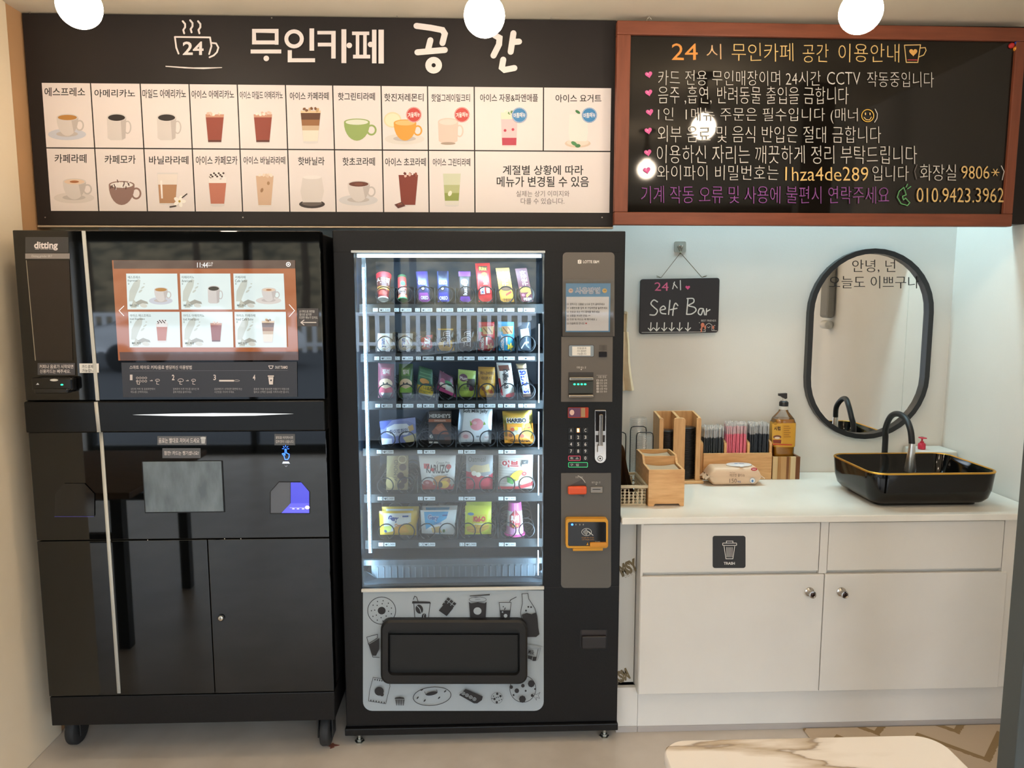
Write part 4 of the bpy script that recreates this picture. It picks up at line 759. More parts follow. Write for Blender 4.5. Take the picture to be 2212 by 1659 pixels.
d.l([(1078, 1300), (1082, 1336), (1100, 1336), (1104, 1300)], 1.2, K, True); d.p([(1080, 1317), (1102, 1317), (1100, 1336), (1082, 1336)], K); d.e(1092, 1328.5, 4, 4, '#a3acb2'); d.e(1085.5, 1320.5, 1.6, 1.6, '#a3acb2'); dots([(1087, 1309), (1091, 1312), (1090, 1314.5)], 1.3); d.l([(1101, 1298), (1103, 1294), (1115, 1288)], 1.4, K)
d.l([(1127, 1281), (1140, 1280), (1142, 1292), (1155, 1312), (1160, 1330), (1163, 1365), (1158, 1373), (1130, 1374), (1128, 1340), (1124, 1322), (1128, 1302), (1128, 1292)], 1.2, K, True)
d.p([(1127, 1326), (1138, 1322), (1148, 1325), (1158, 1321), (1162, 1350), (1165, 1368), (1158, 1374), (1132, 1374), (1130, 1345)], K); dots([(1136, 1317), (1141, 1309), (1147, 1309.5)], 2)
d.l([(793, 1374), (816, 1368), (816, 1376), (797, 1388), (806, 1417), (820, 1418)], 1.2, K); d.p([(797, 1390), (808, 1384), (820, 1376), (820, 1400), (813, 1414), (806, 1414)], K); d.l([(793, 1374), (797, 1390)], 1.2, K)
d.l([(1140, 1394), (1162, 1399), (1157, 1425), (1146, 1422)], 1, K); d.p([(1140, 1391), (1146, 1390), (1168, 1395), (1162, 1400), (1140, 1396)], '#8d959b'); d.l([(1162, 1399), (1168, 1396), (1161, 1422), (1157, 1425)], 1, '#7d848a'); d.t('Milk', 1141, 1401, 1154, 1411, K, .02, rot=.2); d.p([(1140, 1413), (1150, 1415), (1148, 1422), (1140, 1420)], K); d.p([(1151, 1416), (1159, 1416), (1156, 1425), (1150, 1425)], K)
d.l([(807, 1460), (842, 1466), (843, 1480), (838, 1500), (834, 1517), (797, 1511), (799, 1490), (803, 1475)], 1, K, True); d.e(820, 1490, 10, 9.5, K); d.e(826, 1497, 4, 4, K)
for i in range(6): d.r(810+5*i, 1463+.8*i, 812+5*i, 1466.5+.8*i, K); d.r(801+5.8*i, 1508+.9*i, 803+5.8*i, 1511.5+.9*i, K)
d.p([(853, 1506), (855, 1503), (864, 1501.5), (873, 1503), (875, 1506)], K)
for i in range(5): x = 855+4.2*i; d.p([(x, 1507), (x+2.8, 1507), (x+2.2-.5*(i-2), 1520), (x+.8-.5*(i-2), 1520)], K)
d.o(934, 1500, 41.5, 20.5, 1.5, K, -.1, 32); d.e(933, 1494, 13, 4, K, -.2); d.l([(918, 1490), (920, 1496), (930, 1498)], 1, K); d.l([(944, 1486), (945, 1490), (938, 1496)], 1, K)
for x, y, r_ in ((912, 1486, -.6), (903, 1503, -.9), (918, 1509, -.9), (949, 1503, -.8), (962, 1489, -.7)): d.e(x, y, 3.4, 1.5, K, r_, 8)
d.p([(992, 1497), (1006, 1484), (1043, 1500), (1041, 1508), (1031, 1515), (1024, 1515)], K)
for i in range(4): d.o(1001+8*i, 1493.5+4*i, 4, 3.6, 1, '#a3acb2', n=12); d.e(1001+8*i, 1493.5+4*i, 1.4, 1.3, '#a3acb2', n=8)
rnd = random.Random(5); d.o(1073.5, 1503, 13, 12.5, .7, '#5a5a5e'); dots([(1074, 1494), (1081, 1499), (1068, 1505), (1073, 1512)], 2.6); dots([(1066, 1499), (1078, 1508), (1072, 1502), (1083, 1506), (1063, 1504), (1076, 1501)], 1.2)
d.o(1129, 1483, 28.5, 29.5, 1.2, K, n=32)
for x, y, r_ in ((1147, 1472, 7.5), (1128, 1505, 7.5), (1116, 1487, 5), (1129, 1476, 4), (1104, 1479, 4), (1149, 1497, 3.2), (1135, 1487, 2.2), (1109, 1496, 2.2), (1155, 1483, 2)): dots([(x, y)], r_)
d.l([(1150, 1492), (1158, 1495), (1166, 1490), (1162, 1497), (1165, 1503), (1158, 1501), (1158, 1507), (1154, 1500)], .8, '#4a4a4e'); dp = m.build('delivery_panel', dr, 'pale grey panel printed with black snack drawings')
m = MB(); A_ = [P(x, y, YP-.03) for x, y in rrect(822, 1341, 1139.5, 1479.5, 20)]; B_ = [P(x, y, YP-.03) for x, y in rrect(838, 1359, 1123, 1459, 12)]
A2 = [P(x, y, YP-.03) for x, y in rrect(826, 1345, 1135.5, 1475.5, 18)]
m.frame(A2, B_, (0, .028, 0), '#0f0d0d:r.5', .0); m.add([p+Vector((0, .006, 0)) for p in A_]+[p for p in A2], [(i, (i+1) % len(A_), len(A_)+(i+1) % len(A_), len(A_)+i) for i in range(len(A_))], '#0f0d0d:r.5'); m.add([p+Vector((0, .006, 0)) for p in A_]+[p+Vector((0, .0285, 0)) for p in A_], [(i, (i+1) % len(A_), len(A_)+(i+1) % len(A_), len(A_)+i) for i in range(len(A_))], '#0f0d0d:r.5')
m.prism([p+Vector((0, .027, 0)) for p in B_], (0, .001, 0), '#0d0d0d:r.5'); m.build('delivery_bezel', dr)
m = MB(); pts = [P(x, y, YP-.012) for x, y in rrect(841, 1371, 1120, 1457, (1, 1, 10, 10))]; m.prism(pts, (0, .006, 0), '#0d0e0e:r.5', True, .002); m.build('delivery_flap', dr)
# ------------------------------------------------------------------ snacks in the machine
GRP = {657: 'snacks on the top tray', 764: 'snacks on the second tray', 866: 'snacks on the third tray', 968: 'snacks on the fourth tray', 1067: 'snacks on the fifth tray', 1166: 'snacks on the bottom tray'}
def art(d, ops):
    for o in ops:
        k = o[0]
        if k == 'r': d.p([(o[1], o[2]), (o[3], o[2]), (o[3], o[4]), (o[1], o[4])], o[5])
        elif k == 'e': d.e(*o[1:5], o[5], *(o[6:7]), n=14)
        elif k == 'o': d.o(*o[1:6], o[6], n=16)
        elif k == 'p': d.p(o[1], o[2])
        elif k == 'l': d.l(o[1], o[2], o[3], cap=False)
        elif k == 't': d.t(o[1], *o[2:6], o[6], *(o[7:8]), rot=o[8] if len(o) > 8 else 0)
        elif k == 'v':                      # text running up the pack
            v, f = tmesh(o[1], o[7] if len(o) > 7 else 0); x0, y0, x1, y1 = o[2:6]
            d.mb.add([d.mp(x0+b*(x1-x0) if False else x0+(1-b)*0+b*(x1-x0), y1-a*(y1-y0), d.h) for a, b in [(a, 1-b) for a, b in v]], f, o[6]); d.up()
def pack(name, label, row, quad, base, ops, bulge=.014, Yc=None, kind='bag', back=0.0, bright=None, cat='snack', dup=0):
    """a filled packet (bag) or carton (box) whose front follows the four photo corners tl, tr, br, bl on the plane Yc; back tilts the top away"""
    Yc = Yc or SH+.034; (tl, tr, br, bl) = quad; n = 12; q3 = [P(x, y, Yc) for x, y in quad]
    low = min(q3[2].z, q3[3].z); dz = ys[row]+.0075-low+(.0 if kind == 'box' else 0)
    H = (q3[0].z+q3[1].z)/2-low
    def S(s, t, sgn=-1):
        p = q3[0]*(1-s)*(1-t)+q3[1]*s*(1-t)+q3[2]*s*t+q3[3]*(1-s)*t
        f = (max(0, math.sin(PI*min(max(s, 0), 1)))**.6)*(max(0, math.sin(PI*min(max(t, 0), 1)))**.75)
        wv = .10*math.sin(9*s+5*t)*f if kind == 'bag' else 0
        y = sgn*bulge*(f+wv*(1-f*.5))*(1 if sgn < 0 else .8) if kind == 'bag' else 0
        return Vector((p.x, p.y+y+back*(1-t)*H, p.z+dz))
    m = MB()
    if kind == 'bag':
        def edge(s, t):                        # crimped saw edge at the two ends
            return S(s, t)
        m.grid(lambda s, t: S(s, t), n, n, base, True); m.grid(lambda s, t: S(s, t, .9), n, n, base)
        d = D(m, lambda x, y, h: S(x, y)+Vector((0, -h, 0)), .0005, .16, .00025)
    else:
        v = [S(0, 0), S(1, 0), S(1, 1), S(0, 1)]; m.prism(v, (0, bulge*2, 0), base); d = D(m, lambda x, y, h: S(x, y)+Vector((0, -h, 0)), .0004)
    art(d, ops)
    o = solo(m, name, label, cat, GRP[row])
    for i in range(dup):
        c = o.copy(); COL.objects.link(c); c.location = o.location+Vector((.002*(i+1), .056*(i+1), .0)); c['label'] = 'second '+label.replace(' in the slot', ' behind, in the slot').replace(' with orange lettering', '')
    return o
def qd(x0, y0, x1, y1): return ((x0, y0), (x1, y0), (x1, y1), (x0, y1))
FO = '#c9ccd0:m.3'
# top tray
def can(name, label, near, far, rn, rf, base, bands, endc):
    a = P(near[0], near[1], SH+.012); rr = rn/FPX*2.6; b = P(far[0], far[1], SH+.056); rf_ = rf/FPX*2.64
    a.z += max(0, ys[657]+rr+.0015-a.z); ax = b-a; L = ax.length; m = MB(); k0 = 0
    for t0, t1, c in bands: m.lathe(a, ax, [(rr+(rf_-rr)*t0, L*t0), (rr+(rf_-rr)*t1, L*t1)], c, 24, False)
    m.lathe(a, -ax, [(rr, 0), (rr*1.06, .002), (rr*1.06, .005), (rr*.9, .005), (rr*.86, .002), (1e-5, .002)], endc, 24, False); m.lathe(b, ax, [(rf_, 0), (1e-5, .001)], base, 24, False)
    u = Vector((1, 0, 0)); axn = ax.normalized()
    def mp(x, y, h):                          # x: angle-like -1..1 across, y: 0 near .. 1 far
        r_ = rr+(rf_-rr)*y+h; up_ = axn.cross(u).normalized(); up_ = up_ if up_.y < 0 or up_.z > 0 else -up_
        w_ = Vector((0, -axn.z, axn.y)); return a+ax*y+u*(r_*math.sin(x*1.4))+w_*(r_*math.cos(x*1.4))
    return m, D(m, mp, .0006, .3)
m, d = can('snack_cup', '', (828, 652), (829, 595), 11, 16.5, '#b5262c', [(0, .3, '#8e2a2c:r.4'), (.3, .42, '#d08a2c:r.4'), (.42, .8, '#5a2a22:r.4'), (.8, 1, '#c22a34:r.4')], '#d8d4cc')
d.t('스크픽', -.75, .78, .75, .5, WH, .02); d.e(0, .15, .6, .1, '#c8453a'); solo(m, 'snack_cup', 'red and brown tapered snack cup with a white end, in the slot tagged 60', 'snack', GRP[657])
m, d = can('snack_tube', '', (870, 652), (868, 597), 10, 9, '#7a3a34', [(0, .12, '#d9795f:r.4'), (.12, .4, '#6a3630:r.4'), (.4, .9, '#a8423e:r.4'), (.9, 1, '#3d5a3c:r.4')], '#2f7a4c')
d.t('RING', -.6, .42, .6, .16, WH); d.e(.2, .6, .4, .1, '#4c9a5a'); solo(m, 'snack_tube', 'red snack tube with a green lid facing out, in the slot tagged 61', 'snack', GRP[657])
pack('biscuit_roll', 'purple and pink biscuit roll in the slot tagged 62', 657, ((897, 592), (922, 591), (930, 658), (904, 658)), '#2b2a5c:r.3', [('r', .15, .0, .85, .22, '#3b2c66:r.3'), ('t', 'OREO', .12, .3, .75, .44, '#dfe2f0', .02), ('e', .5, .56, .2, .08, '#1a1a22'), ('e', .5, .56, .11, .04, '#e9e6ef'), ('p', [(.15, .7), (.85, .7), (1, 1), (0, 1)], '#8b3b8e:r.3'), ('t', 'OREO', .25, .8, .85, .92, '#f0eef6', .03)], .011, SH+.024, 'bag', .22)
pack('biscuit_roll', 'blue biscuit roll in the slot tagged 63', 657, ((943, 592), (968, 592), (971, 658), (946, 659)), '#26305f:r.3', [('r', .1, .0, .9, .25, '#191c33:r.3'), ('t', 'OREO', .15, .3, .85, .44, '#dfe2f0', .02), ('e', .45, .57, .2, .08, '#1a1a22'), ('e', .45, .57, .11, .04, '#e9e6ef'), ('p', [(.15, .7), (.85, .7), (1, 1), (0, 1)], '#3b3ca0:r.3'), ('t', 'OREO', .15, .82, .85, .94, '#f0eef6', .03)], .011, SH+.024, 'bag', .22)
pack('snack_bag', 'dark brown bag with a purple end in the slot tagged 64', 657, ((990, 593), (1016, 593), (1017, 659), (993, 659)), '#2a1f22:r.35', [('r', 0, 0, 1, .16, '#6a3a8c:r.3'), ('o', .48, .35, .3, .11, .06, '#b48a58'), ('e', .48, .35, .12, .05, '#a87a44'), ('v', 'lush', .35, .45, .7, .78, '#cfc9c6', .02), ('p', [(.1, .82), (.9, .82), (1, 1), (0, 1)], '#6b2f9c:r.3')], .011, SH+.024, 'bag', .22)
pack('snack_bag', 'tall bright red bag in the slot tagged 65', 657, ((1026, 576), (1058, 575), (1064, 659), (1034, 660)), '#a81f22:r.3', [('r', .2, .08, .8, .2, '#3a2a1c'), ('t', 'Ritz', .25, .1, .75, .19, '#d8a83c', .03), ('e', .55, .3, .2, .06, '#d88a30'), ('v', 'MINI', .45, .34, .75, .56, '#e8d8c8', .03), ('r', .2, .62, .5, .8, '#c6c9d8'), ('v', 'Mini', .24, .64, .46, .78, '#3b3c6c', .02), ('r', .62, .64, .85, .78, '#d9d4d4'), ('p', [(.1, .84), (.95, .82), (1, 1), (0, 1)], '#d02a30:r.3')], .011, SH+.024, 'bag', .22)
pack('snack_carton', 'golden carton with white lettering in the slot tagged 66', 657, ((1071, 586), (1100, 585), (1111, 659), (1082, 659)), '#c98f2c:r.4', [('r', 0, 0, 1, .08, '#d9a838'), ('v', '구운감자', .3, .1, .75, .52, '#f2ece0', .03), ('e', .55, .6, .42, .08, '#5a3a22'), ('p', [(.1, .7), (.95, .66), (1, .8), (.1, .84)], '#e8c530'), ('r', .1, .74, .95, .9, '#edcf3a'), ('l', [(.45, .8), (.9, .7)], .07, '#c23a2a'), ('t', '구운감자', .2, .9, .9, .98, '#7a3a22', .03)], .009, SH+.022, 'box', .2)
pack('snack_carton', 'maroon carton leaning with white lettering in the slot tagged 67', 657, ((1113, 588), (1138, 586), (1152, 659), (1127, 660)), '#5a2230:r.4', [('v', '구운감자', .35, .08, .85, .52, '#ece2dc', .03), ('r', .08, .56, .95, .72, '#b8862e'), ('l', [(.5, .84), (.95, .72)], .08, '#e0b83a'), ('e', .25, .8, .14, .04, '#d05a78'), ('t', '구운감자', .2, .88, .9, .97, '#f0e8e4', .03)], .009, SH+.022, 'box', .2)
# second tray
def ringbag(label, quad): pack('snack_bag', label, 764, quad, '#c9c6c2:r.35', [('e', .5, .5, .44, .46, '#ddd2c2'), ('o', .5, .5, .4, .42, .04, '#c2a58a'), ('v', 'yan', .3, .28, .6, .8, '#3b4a86', .03), ('l', [(.6, .35), (.75, .6)], .04, '#b8585c')], .014)
ringbag('pale round-printed bag in the slot tagged 50', ((816, 726), (848, 726), (849, 764), (815, 764))); ringbag('pale round-printed bag in the slot tagged 51', ((860, 726), (892, 726), (893, 764), (859, 764)))
def mm(label, quad, base, hi): pack('candy_bag', label, 764, quad, base, [('p', [(.0, .62), (1, .5), (1, 1), (0, 1)], hi), ('v', 'm&m', .22, .12, .78, .82, WH, .09), ('v', 'm&m', .25, .14, .75, .8, '#3a2420', .04), ('r', 0, 0, 1, .06, hi)], .014)
pack('candy_bag', 'black and red candy bag in the slot tagged 52', 764, ((906, 722), (936, 723), (936, 764), (904, 764)), '#2a181a:r.3', [('p', [(.1, .25), (.95, .15), (.95, .85), (.3, .95)], '#b3242a:r.3'), ('v', 'Max', .25, .3, .8, .85, '#f0e6e0', .06), ('e', .55, .86, .3, .07, '#d06a5c')], .014)
mm('yellow candy bag with black letters in the slot tagged 53', ((946, 716), (979, 716), (982, 764), (945, 764)), '#3a3226:r.3', '#d9a51f:r.3'); mm('dark brown candy bag in the slot tagged 54', ((991, 717), (1024, 717), (1025, 764), (989, 764)), '#37241d:r.3', '#452c22:r.3')
def waf(label, quad, base, hi, fl): pack('wafer_bag', label, 764, quad, base, [('r', 0, 0, 1, .1, hi), ('r', .02, .2, .3, .34, '#4b8a4a'), ('p', [(.2, .16), (.95, .14), (.9, .42), (.3, .42)], '#b98a58'), ('l', [(.3, .2), (.6, .4)], .05, '#7a4a2a'), ('l', [(.6, .18), (.85, .38)], .05, '#7a4a2a'), ('v', 'Loacker', .1, .46, .34, .98, WH, .04), ('r', .46, .5, .56, .8, '#f0e2da')]+[('e', .72+.12*math.cos(i*1.26), .86+.07*math.sin(i*1.26), .08, .045, fl, i*1.26) for i in range(5)], .014)
waf('red wafer bag in the slot tagged 55', ((1034, 702), (1068, 702), (1069, 764), (1033, 764)), '#b2242a:r.3', '#c8333a:r.3', '#d9a06a'); waf('light blue wafer bag in the slot tagged 56', ((1076, 701), (1110, 702), (1112, 764), (1077, 764)), '#3b9ac6:r.3', '#4aa8d2:r.3', '#e2c23a')
pack('snack_bag', 'small clear bag of white sweets in the slot tagged 57', 764, ((1120, 703), (1146, 703), (1148, 764), (1119, 764)), '#4a525c:r.2', [('p', [(.15, .25), (.8, .2), (.9, .5), (.2, .55)], '#c9c6c0')]+[('e', .3+.13*i, .33+.08*(i % 2), .1, .06, '#e2ded6', i) for i in range(4)]+[('l', [(.2, .95), (.5, .72), (.8, .7)], .06, '#dfe3ea')], .012)
# third tray
def gummy(label, quad, base, face, lip): pack('gummy_pouch', label, 866, quad, base, [('r', .2, .12, .8, .34, face), ('t', '젤리', .28, .16, .72, .3, WH, .03), ('e', .5, .58, .42, .16, '#e8c9a6'), ('e', .36, .56, .05, .03, INK), ('e', .6, .56, .05, .03, INK), ('p', [(.05, .64), (.5, .72), (.95, .64), (.9, .84), (.1, .84)], lip), ('p', [(.2, .84), (.9, .84), (.75, 1), (.3, 1)], FO)], .015)
gummy('pink gummy pouch with a silver end in the slot tagged 40', ((817, 790), (852, 792), (851, 865), (817, 865)), '#7d3f50:r.35', '#b0566c', '#c2475c'); gummy('green gummy pouch with a silver end in the slot tagged 41', ((862, 792), (892, 792), (894, 865), (861, 865)), '#4d6a3c:r.35', '#6d8f4a', '#8ab84a')
pack('snack_bag', 'green and yellow snack bag in the slot tagged 42', 866, ((905, 793), (934, 802), (939, 862), (899, 853)), '#2f5a3c:r.35', [('r', .08, .08, .92, .42, '#3a6847'), ('l', [(.1, .2), (.9, .2)], .02, '#6d9a70'), ('l', [(.1, .32), (.9, .32)], .02, '#6d9a70'), ('e', .45, .48, .3, .1, '#c98a3a'), ('p', [(0, .66), (1, .6), (1, .93), (0, .95)], '#e0c02c'), ('t', '나쵸칩', .4, .64, .95, .78, '#5a5a2c', .03), ('t', 'Original', .1, .8, .8, .9, '#4a7a3c'), ('r', 0, .94, 1, 1, '#d9d8c0')], .015)
pack('snack_bag', 'pink and white candy bag tilted in the slot tagged 43', 866, ((950, 806), (978, 822), (985, 865), (944, 848)), '#6d3d55:r.35', [('e', .3, .45, .2, .16, '#b05a78'), ('r', .45, .4, .95, .85, '#d8dcd6'), ('e', .65, .4, .24, .12, '#4d8a5c'), ('e', .3, .62, .2, .12, '#ead4c4'), ('p', [(0, .78), (1, .82), (1, 1), (0, 1)], '#d85a9c')], .015)
pack('snack_bag', 'light green snack bag with a purple fruit in the slot tagged 44', 866, ((990, 799), (1028, 803), (1028, 860), (988, 859)), '#9cb056:r.35', [('r', 0, 0, 1, .1, '#a9bc62'), ('e', .3, .28, .24, .14, '#5a3448'), ('t', 'Plum', .1, .24, .55, .36, '#d8c9c4', .03), ('r', .5, .3, .95, .62, '#33291f'), ('e', .75, .66, .14, .1, '#5a1f3a'), ('t', '자두', .32, .6, .6, .72, '#4a6a2c', .03), ('p', [(0, .78), (1, .74), (1, .96), (0, .98)], '#b3cc5c')], .016)
pack('nut_bag', 'golden nut bag with black lettering in the slot tagged 45', 866, ((1033, 797), (1069, 798), (1071, 863), (1032, 863)), '#b8862a:r.35', [('r', 0, 0, 1, .06, '#a87722'), ('t', '허니버터', .12, .14, .9, .26, '#3d2a18', .02), ('t', '아몬드', .2, .3, .82, .42, '#3d2a18', .02), ('r', .1, .55, .9, .92, '#d9a52e'), ('e', .3, .7, .12, .07, '#7a4a22', .5), ('e', .55, .66, .12, .07, '#e8d2a0', -.4), ('e', .72, .8, .14, .07, '#c2602a', .3), ('e', .42, .84, .12, .06, '#8a5526', .9)], .016)
pack('protein_bar', 'white and red bar with black lettering in the slot tagged 46', 866, ((1072, 788), (1104, 789), (1113, 862), (1081, 863)), '#d9d2cc:r.35', [('r', 0, 0, 1, .07, '#c9c4c0'), ('p', [(.1, .08), (.8, .06), (.85, .22), (.15, .24)], '#6a3a28'), ('r', .4, .18, .72, .42, '#3a2f2b'), ('t', '12g', .44, .22, .7, .36, WH, .02), ('v', '단백질바', .32, .3, .62, .74, '#332c2a', .06), ('p', [(0, .45), (.14, .45), (.2, .95), (.05, .95)], '#b3262a'), ('p', [(.4, .92), (.95, .86), (1, 1), (.35, 1)], '#c9292d')], .01)
pack('chocolate_bar', 'dark chocolate bar with blue lettering on white in the slot tagged 47', 866, ((1114, 791), (1136, 790), (1148, 862), (1130, 863)), '#3a2620:r.3', [('r', 0, 0, 1, .14, '#c2b49a:m.35'), ('p', [(.1, .18), (.95, .18), (.95, .9), (.1, .9)], '#d4d3da'), ('v', 'SNICKERS', .18, .2, .85, .88, '#2a3c9c', .07), ('r', 0, .92, 1, 1, '#5a3a2a')], .01)
# fourth tray
pack('wafer_carton', 'lilac and blue wafer carton in the slot tagged 31', 968, ((820, 903), (897, 894), (899, 946), (825, 953)), '#7d84bc:r.4', [('p', [(0, 0), (.35, 0), (.1, .35), (0, .35)], '#4b57a8'), ('p', [(.4, 0), (1, 0), (1, .3), (.8, .12)], '#8f98cf'), ('p', [(.18, .3), (.4, .18), (.75, .22), (.9, .45), (.75, .68), (.35, .7), (.15, .52)], '#dfe0ea'), ('t', '화이트하임', .25, .4, .76, .6, '#3b3f78', .02), ('p', [(.78, .35), (.92, .28), (.95, .5), (.82, .58)], '#c9a468'), ('p', [(0, .72), (.3, .78), (.3, 1), (0, 1)], '#dcdfee'), ('p', [(.62, .78), (1, .66), (1, 1), (.7, 1)], '#cdbf8f'), ('t', 'White Heim', .38, .62, .62, .68, '#5b62a0')], .0095, None, 'box')
pack('chocolate_carton', 'dark brown chocolate biscuit carton in the slot tagged 33', 968, ((926, 888), (975, 888), (974, 959), (925, 958)), '#2c1c18:r.4', [('t', "HERSHEY'S", .04, .08, .96, .2, '#c9c4c0', .02), ('r', 0, .24, 1, .33, '#9c5a3c'), ('t', 'CHOCOLATE', .25, .26, .75, .31, '#e0c9b8'), ('p', [(.15, .62), (.4, .4), (.6, .36), (.85, .6), (.9, .7), (.2, .7)], '#8f5238'), ('p', [(.3, .5), (.55, .42), (.75, .56), (.45, .6)], '#a8674a'), ('e', .14, .77, .09, .06, '#d8d4d0'), ('t', '2', .11, .74, .17, .8, '#2c2422', .03), ('r', .04, .93, .45, .98, '#d9d2cc'), ('p', [(.7, .8), (.95, .76), (1, .88), (.75, .9)], '#5a3022')], .0095, None, 'box')
pack('candy_bag', 'white and silver milk jelly bag with a pink peach in the slot tagged 35', 968, ((993, 881), (1064, 882), (1061, 969), (988, 969)), '#bfc3c8:m.35', [('p', [(.16, .12), (.85, .12), (.9, .95), (.1, .95)], '#dfe0e4:r.35'), ('t', 'Soft Milk Jelly', .12, .14, .86, .24, '#2c2c30', .02), ('e', .55, .5, .2, .15, '#e2959c'), ('p', [(.34, .4), (.42, .5), (.36, .54)], '#8fa84a'), ('p', [(.76, .42), (.82, .5), (.74, .52)], '#8fa84a'), ('e', .49, .46, .06, .04, '#edb5ba'), ('e', .24, .78, .15, .1, '#e8d2d4'), ('e', .24, .8, .08, .05, '#d8a0a6'), ('r', .78, .76, .92, .9, '#e9e4e4'), ('t', '복숭아', .8, .8, .91, .85, '#c2616c'), ('r', .55, .78, .64, .82, '#8a8d92')], .018)
pack('candy_bag', 'gold and orange gummy candy bag in the slot tagged 37', 968, ((1085, 895), (1149, 893), (1154, 965), (1090, 964)), '#b89a4a:m.35', [('p', [(0, .4), (1, .36), (1, 1), (0, 1)], '#d88a2c:r.35'), ('r', .0, .14, 1, .38, '#c2a95c:m.3'), ('t', 'HARIBO', .12, .2, .8, .36, WH, .1), ('t', 'HARIBO', .14, .215, .78, .345, '#201c1a', .06), ('r', .25, .48, .6, .7, '#b0a79a')]+[('e', x, y, .07, .06, c) for x, y, c in ((.3, .55, '#c9542c'), (.42, .52, '#e0b23a'), (.52, .62, '#c2aa8a'), (.35, .68, '#d8d0b8'), (.22, .74, '#8a4a26'), (.6, .75, '#a04a2a'))]+[('e', .82, .62, .14, .16, '#e2bf2c'), ('e', .83, .45, .09, .08, '#e2bf2c'), ('r', .8, .48, .9, .52, '#b3342a'), ('t', 'Goldbären', .2, .86, .85, .95, '#4b2f1c', .03)], .017)
# fifth tray
pack('chocolate_carton', 'beige upright almond chocolate carton in the slot tagged 21', 1067, ((836, 982), (882, 984), (881, 1060), (834, 1060)), '#8d7c54:r.4', [('p', [(0, 0), (.4, 0), (0, .6)], '#9a8a62'), ('v', 'ALMOND', .34, .16, .52, .76, '#4a3a26', .0), ('o', .72, .14, .2, .12, .03, '#c9b98c'), ('e', .75, .36, .17, .1, '#4b2f22'), ('e', .66, .6, .15, .1, '#3e261c'), ('e', .82, .72, .15, .11, '#452b20'), ('e', .7, .88, .15, .1, '#3a241b'), ('e', .2, .8, .22, .16, '#b3a06c')], .0095, None, 'box')
pack('bread_bag', 'white chocolate cream bread bag with red edge in the slot tagged 23', 1067, ((904, 984), (985, 983), (981, 1059), (913, 1059)), '#dad6d2:r.3', [('p', [(0, .84), (1, .84), (1, 1), (0, 1)], '#a8262a'), ('r', .12, .24, .28, .38, '#c2454a'), ('t', 'KARUZO', .18, .26, .84, .5, '#2e2a2b', .03), ('e', .82, .33, .07, .07, '#b3262c'), ('e', .36, .4, .05, .05, '#b3262c'), ('t', 'Cream Pita', .48, .18, .84, .25, '#4a4446'), ('t', 'Chocolate Cream', .32, .52, .8, .6, '#4a3a34', .0, -.1), ('e', .62, .74, .26, .18, '#b3703a'), ('e', .6, .66, .22, .1, '#cf9a5a'), ('e', .68, .84, .16, .12, '#e0b83a'), ('e', .58, .84, .06, .09, '#3a211a'), ('e', .2, .8, .16, .1, '#a8464a'), ('e', .18, .78, .06, .04, '#d89a9c')], .02)
pack('cereal_bag', 'grey and red oatmeal snack bag in the slot tagged 25', 1067, ((1007, 984), (1065, 983), (1064, 1059), (1007, 1059)), '#8f8d8d:r.35', [('t', 'Oatmeal', .08, .06, .72, .2, '#4d4a4c', .0), ('p', [(.15, .38), (.3, .28), (.6, .3), (.85, .26), (.9, .48), (.2, .5)], '#bfa780'), ('p', [(0, .48), (.3, .5), (.7, .62), (1, .54), (1, 1), (0, 1)], '#b81f3c'), ('e', .3, .52, .1, .07, '#e6dccc'), ('e', .46, .55, .1, .07, '#e6dccc'), ('p', [(.7, .6), (.85, .58), (.82, .66)], '#e8d0d0'), ('p', [(.05, .75), (.3, .68), (.35, .8), (.1, .88)], '#c9455c'), ('e', .76, .8, .2, .12, '#cf2c4a')], .018)
pack('snack_bag', 'white brick-printed corn snack bag with red trim in the slot tagged 27', 1067, ((1077, 979), (1152, 979), (1150, 1059), (1076, 1059)), '#cfc6be:r.35', [('r', 0, 0, 1, .08, '#a8343a')]+[('l', [(.02, .14+.07*i), (.98, .14+.07*i)], .008, '#a39a90') for i in range(11)]+[('t', '이브', .08, .2, .6, .4, '#f0e6e0', .12), ('t', '이브', .1, .21, .58, .39, '#b3363a', .06), ('t', '콘', .64, .2, .88, .4, '#2e2a2a', .08), ('e', .52, .62, .24, .12, '#e2bf3a', -.6), ('p', [(.24, .62), (.5, .72), (.42, .86), (.26, .8)], '#5a9a4a'), ('e', .78, .72, .2, .18, '#c9ad84'), ('e', .74, .56, .08, .06, '#b3302c'), ('p', [(0, .92), (.55, .92), (1, .78), (1, .9), (.6, 1), (0, 1)], '#b8343a')], .019)
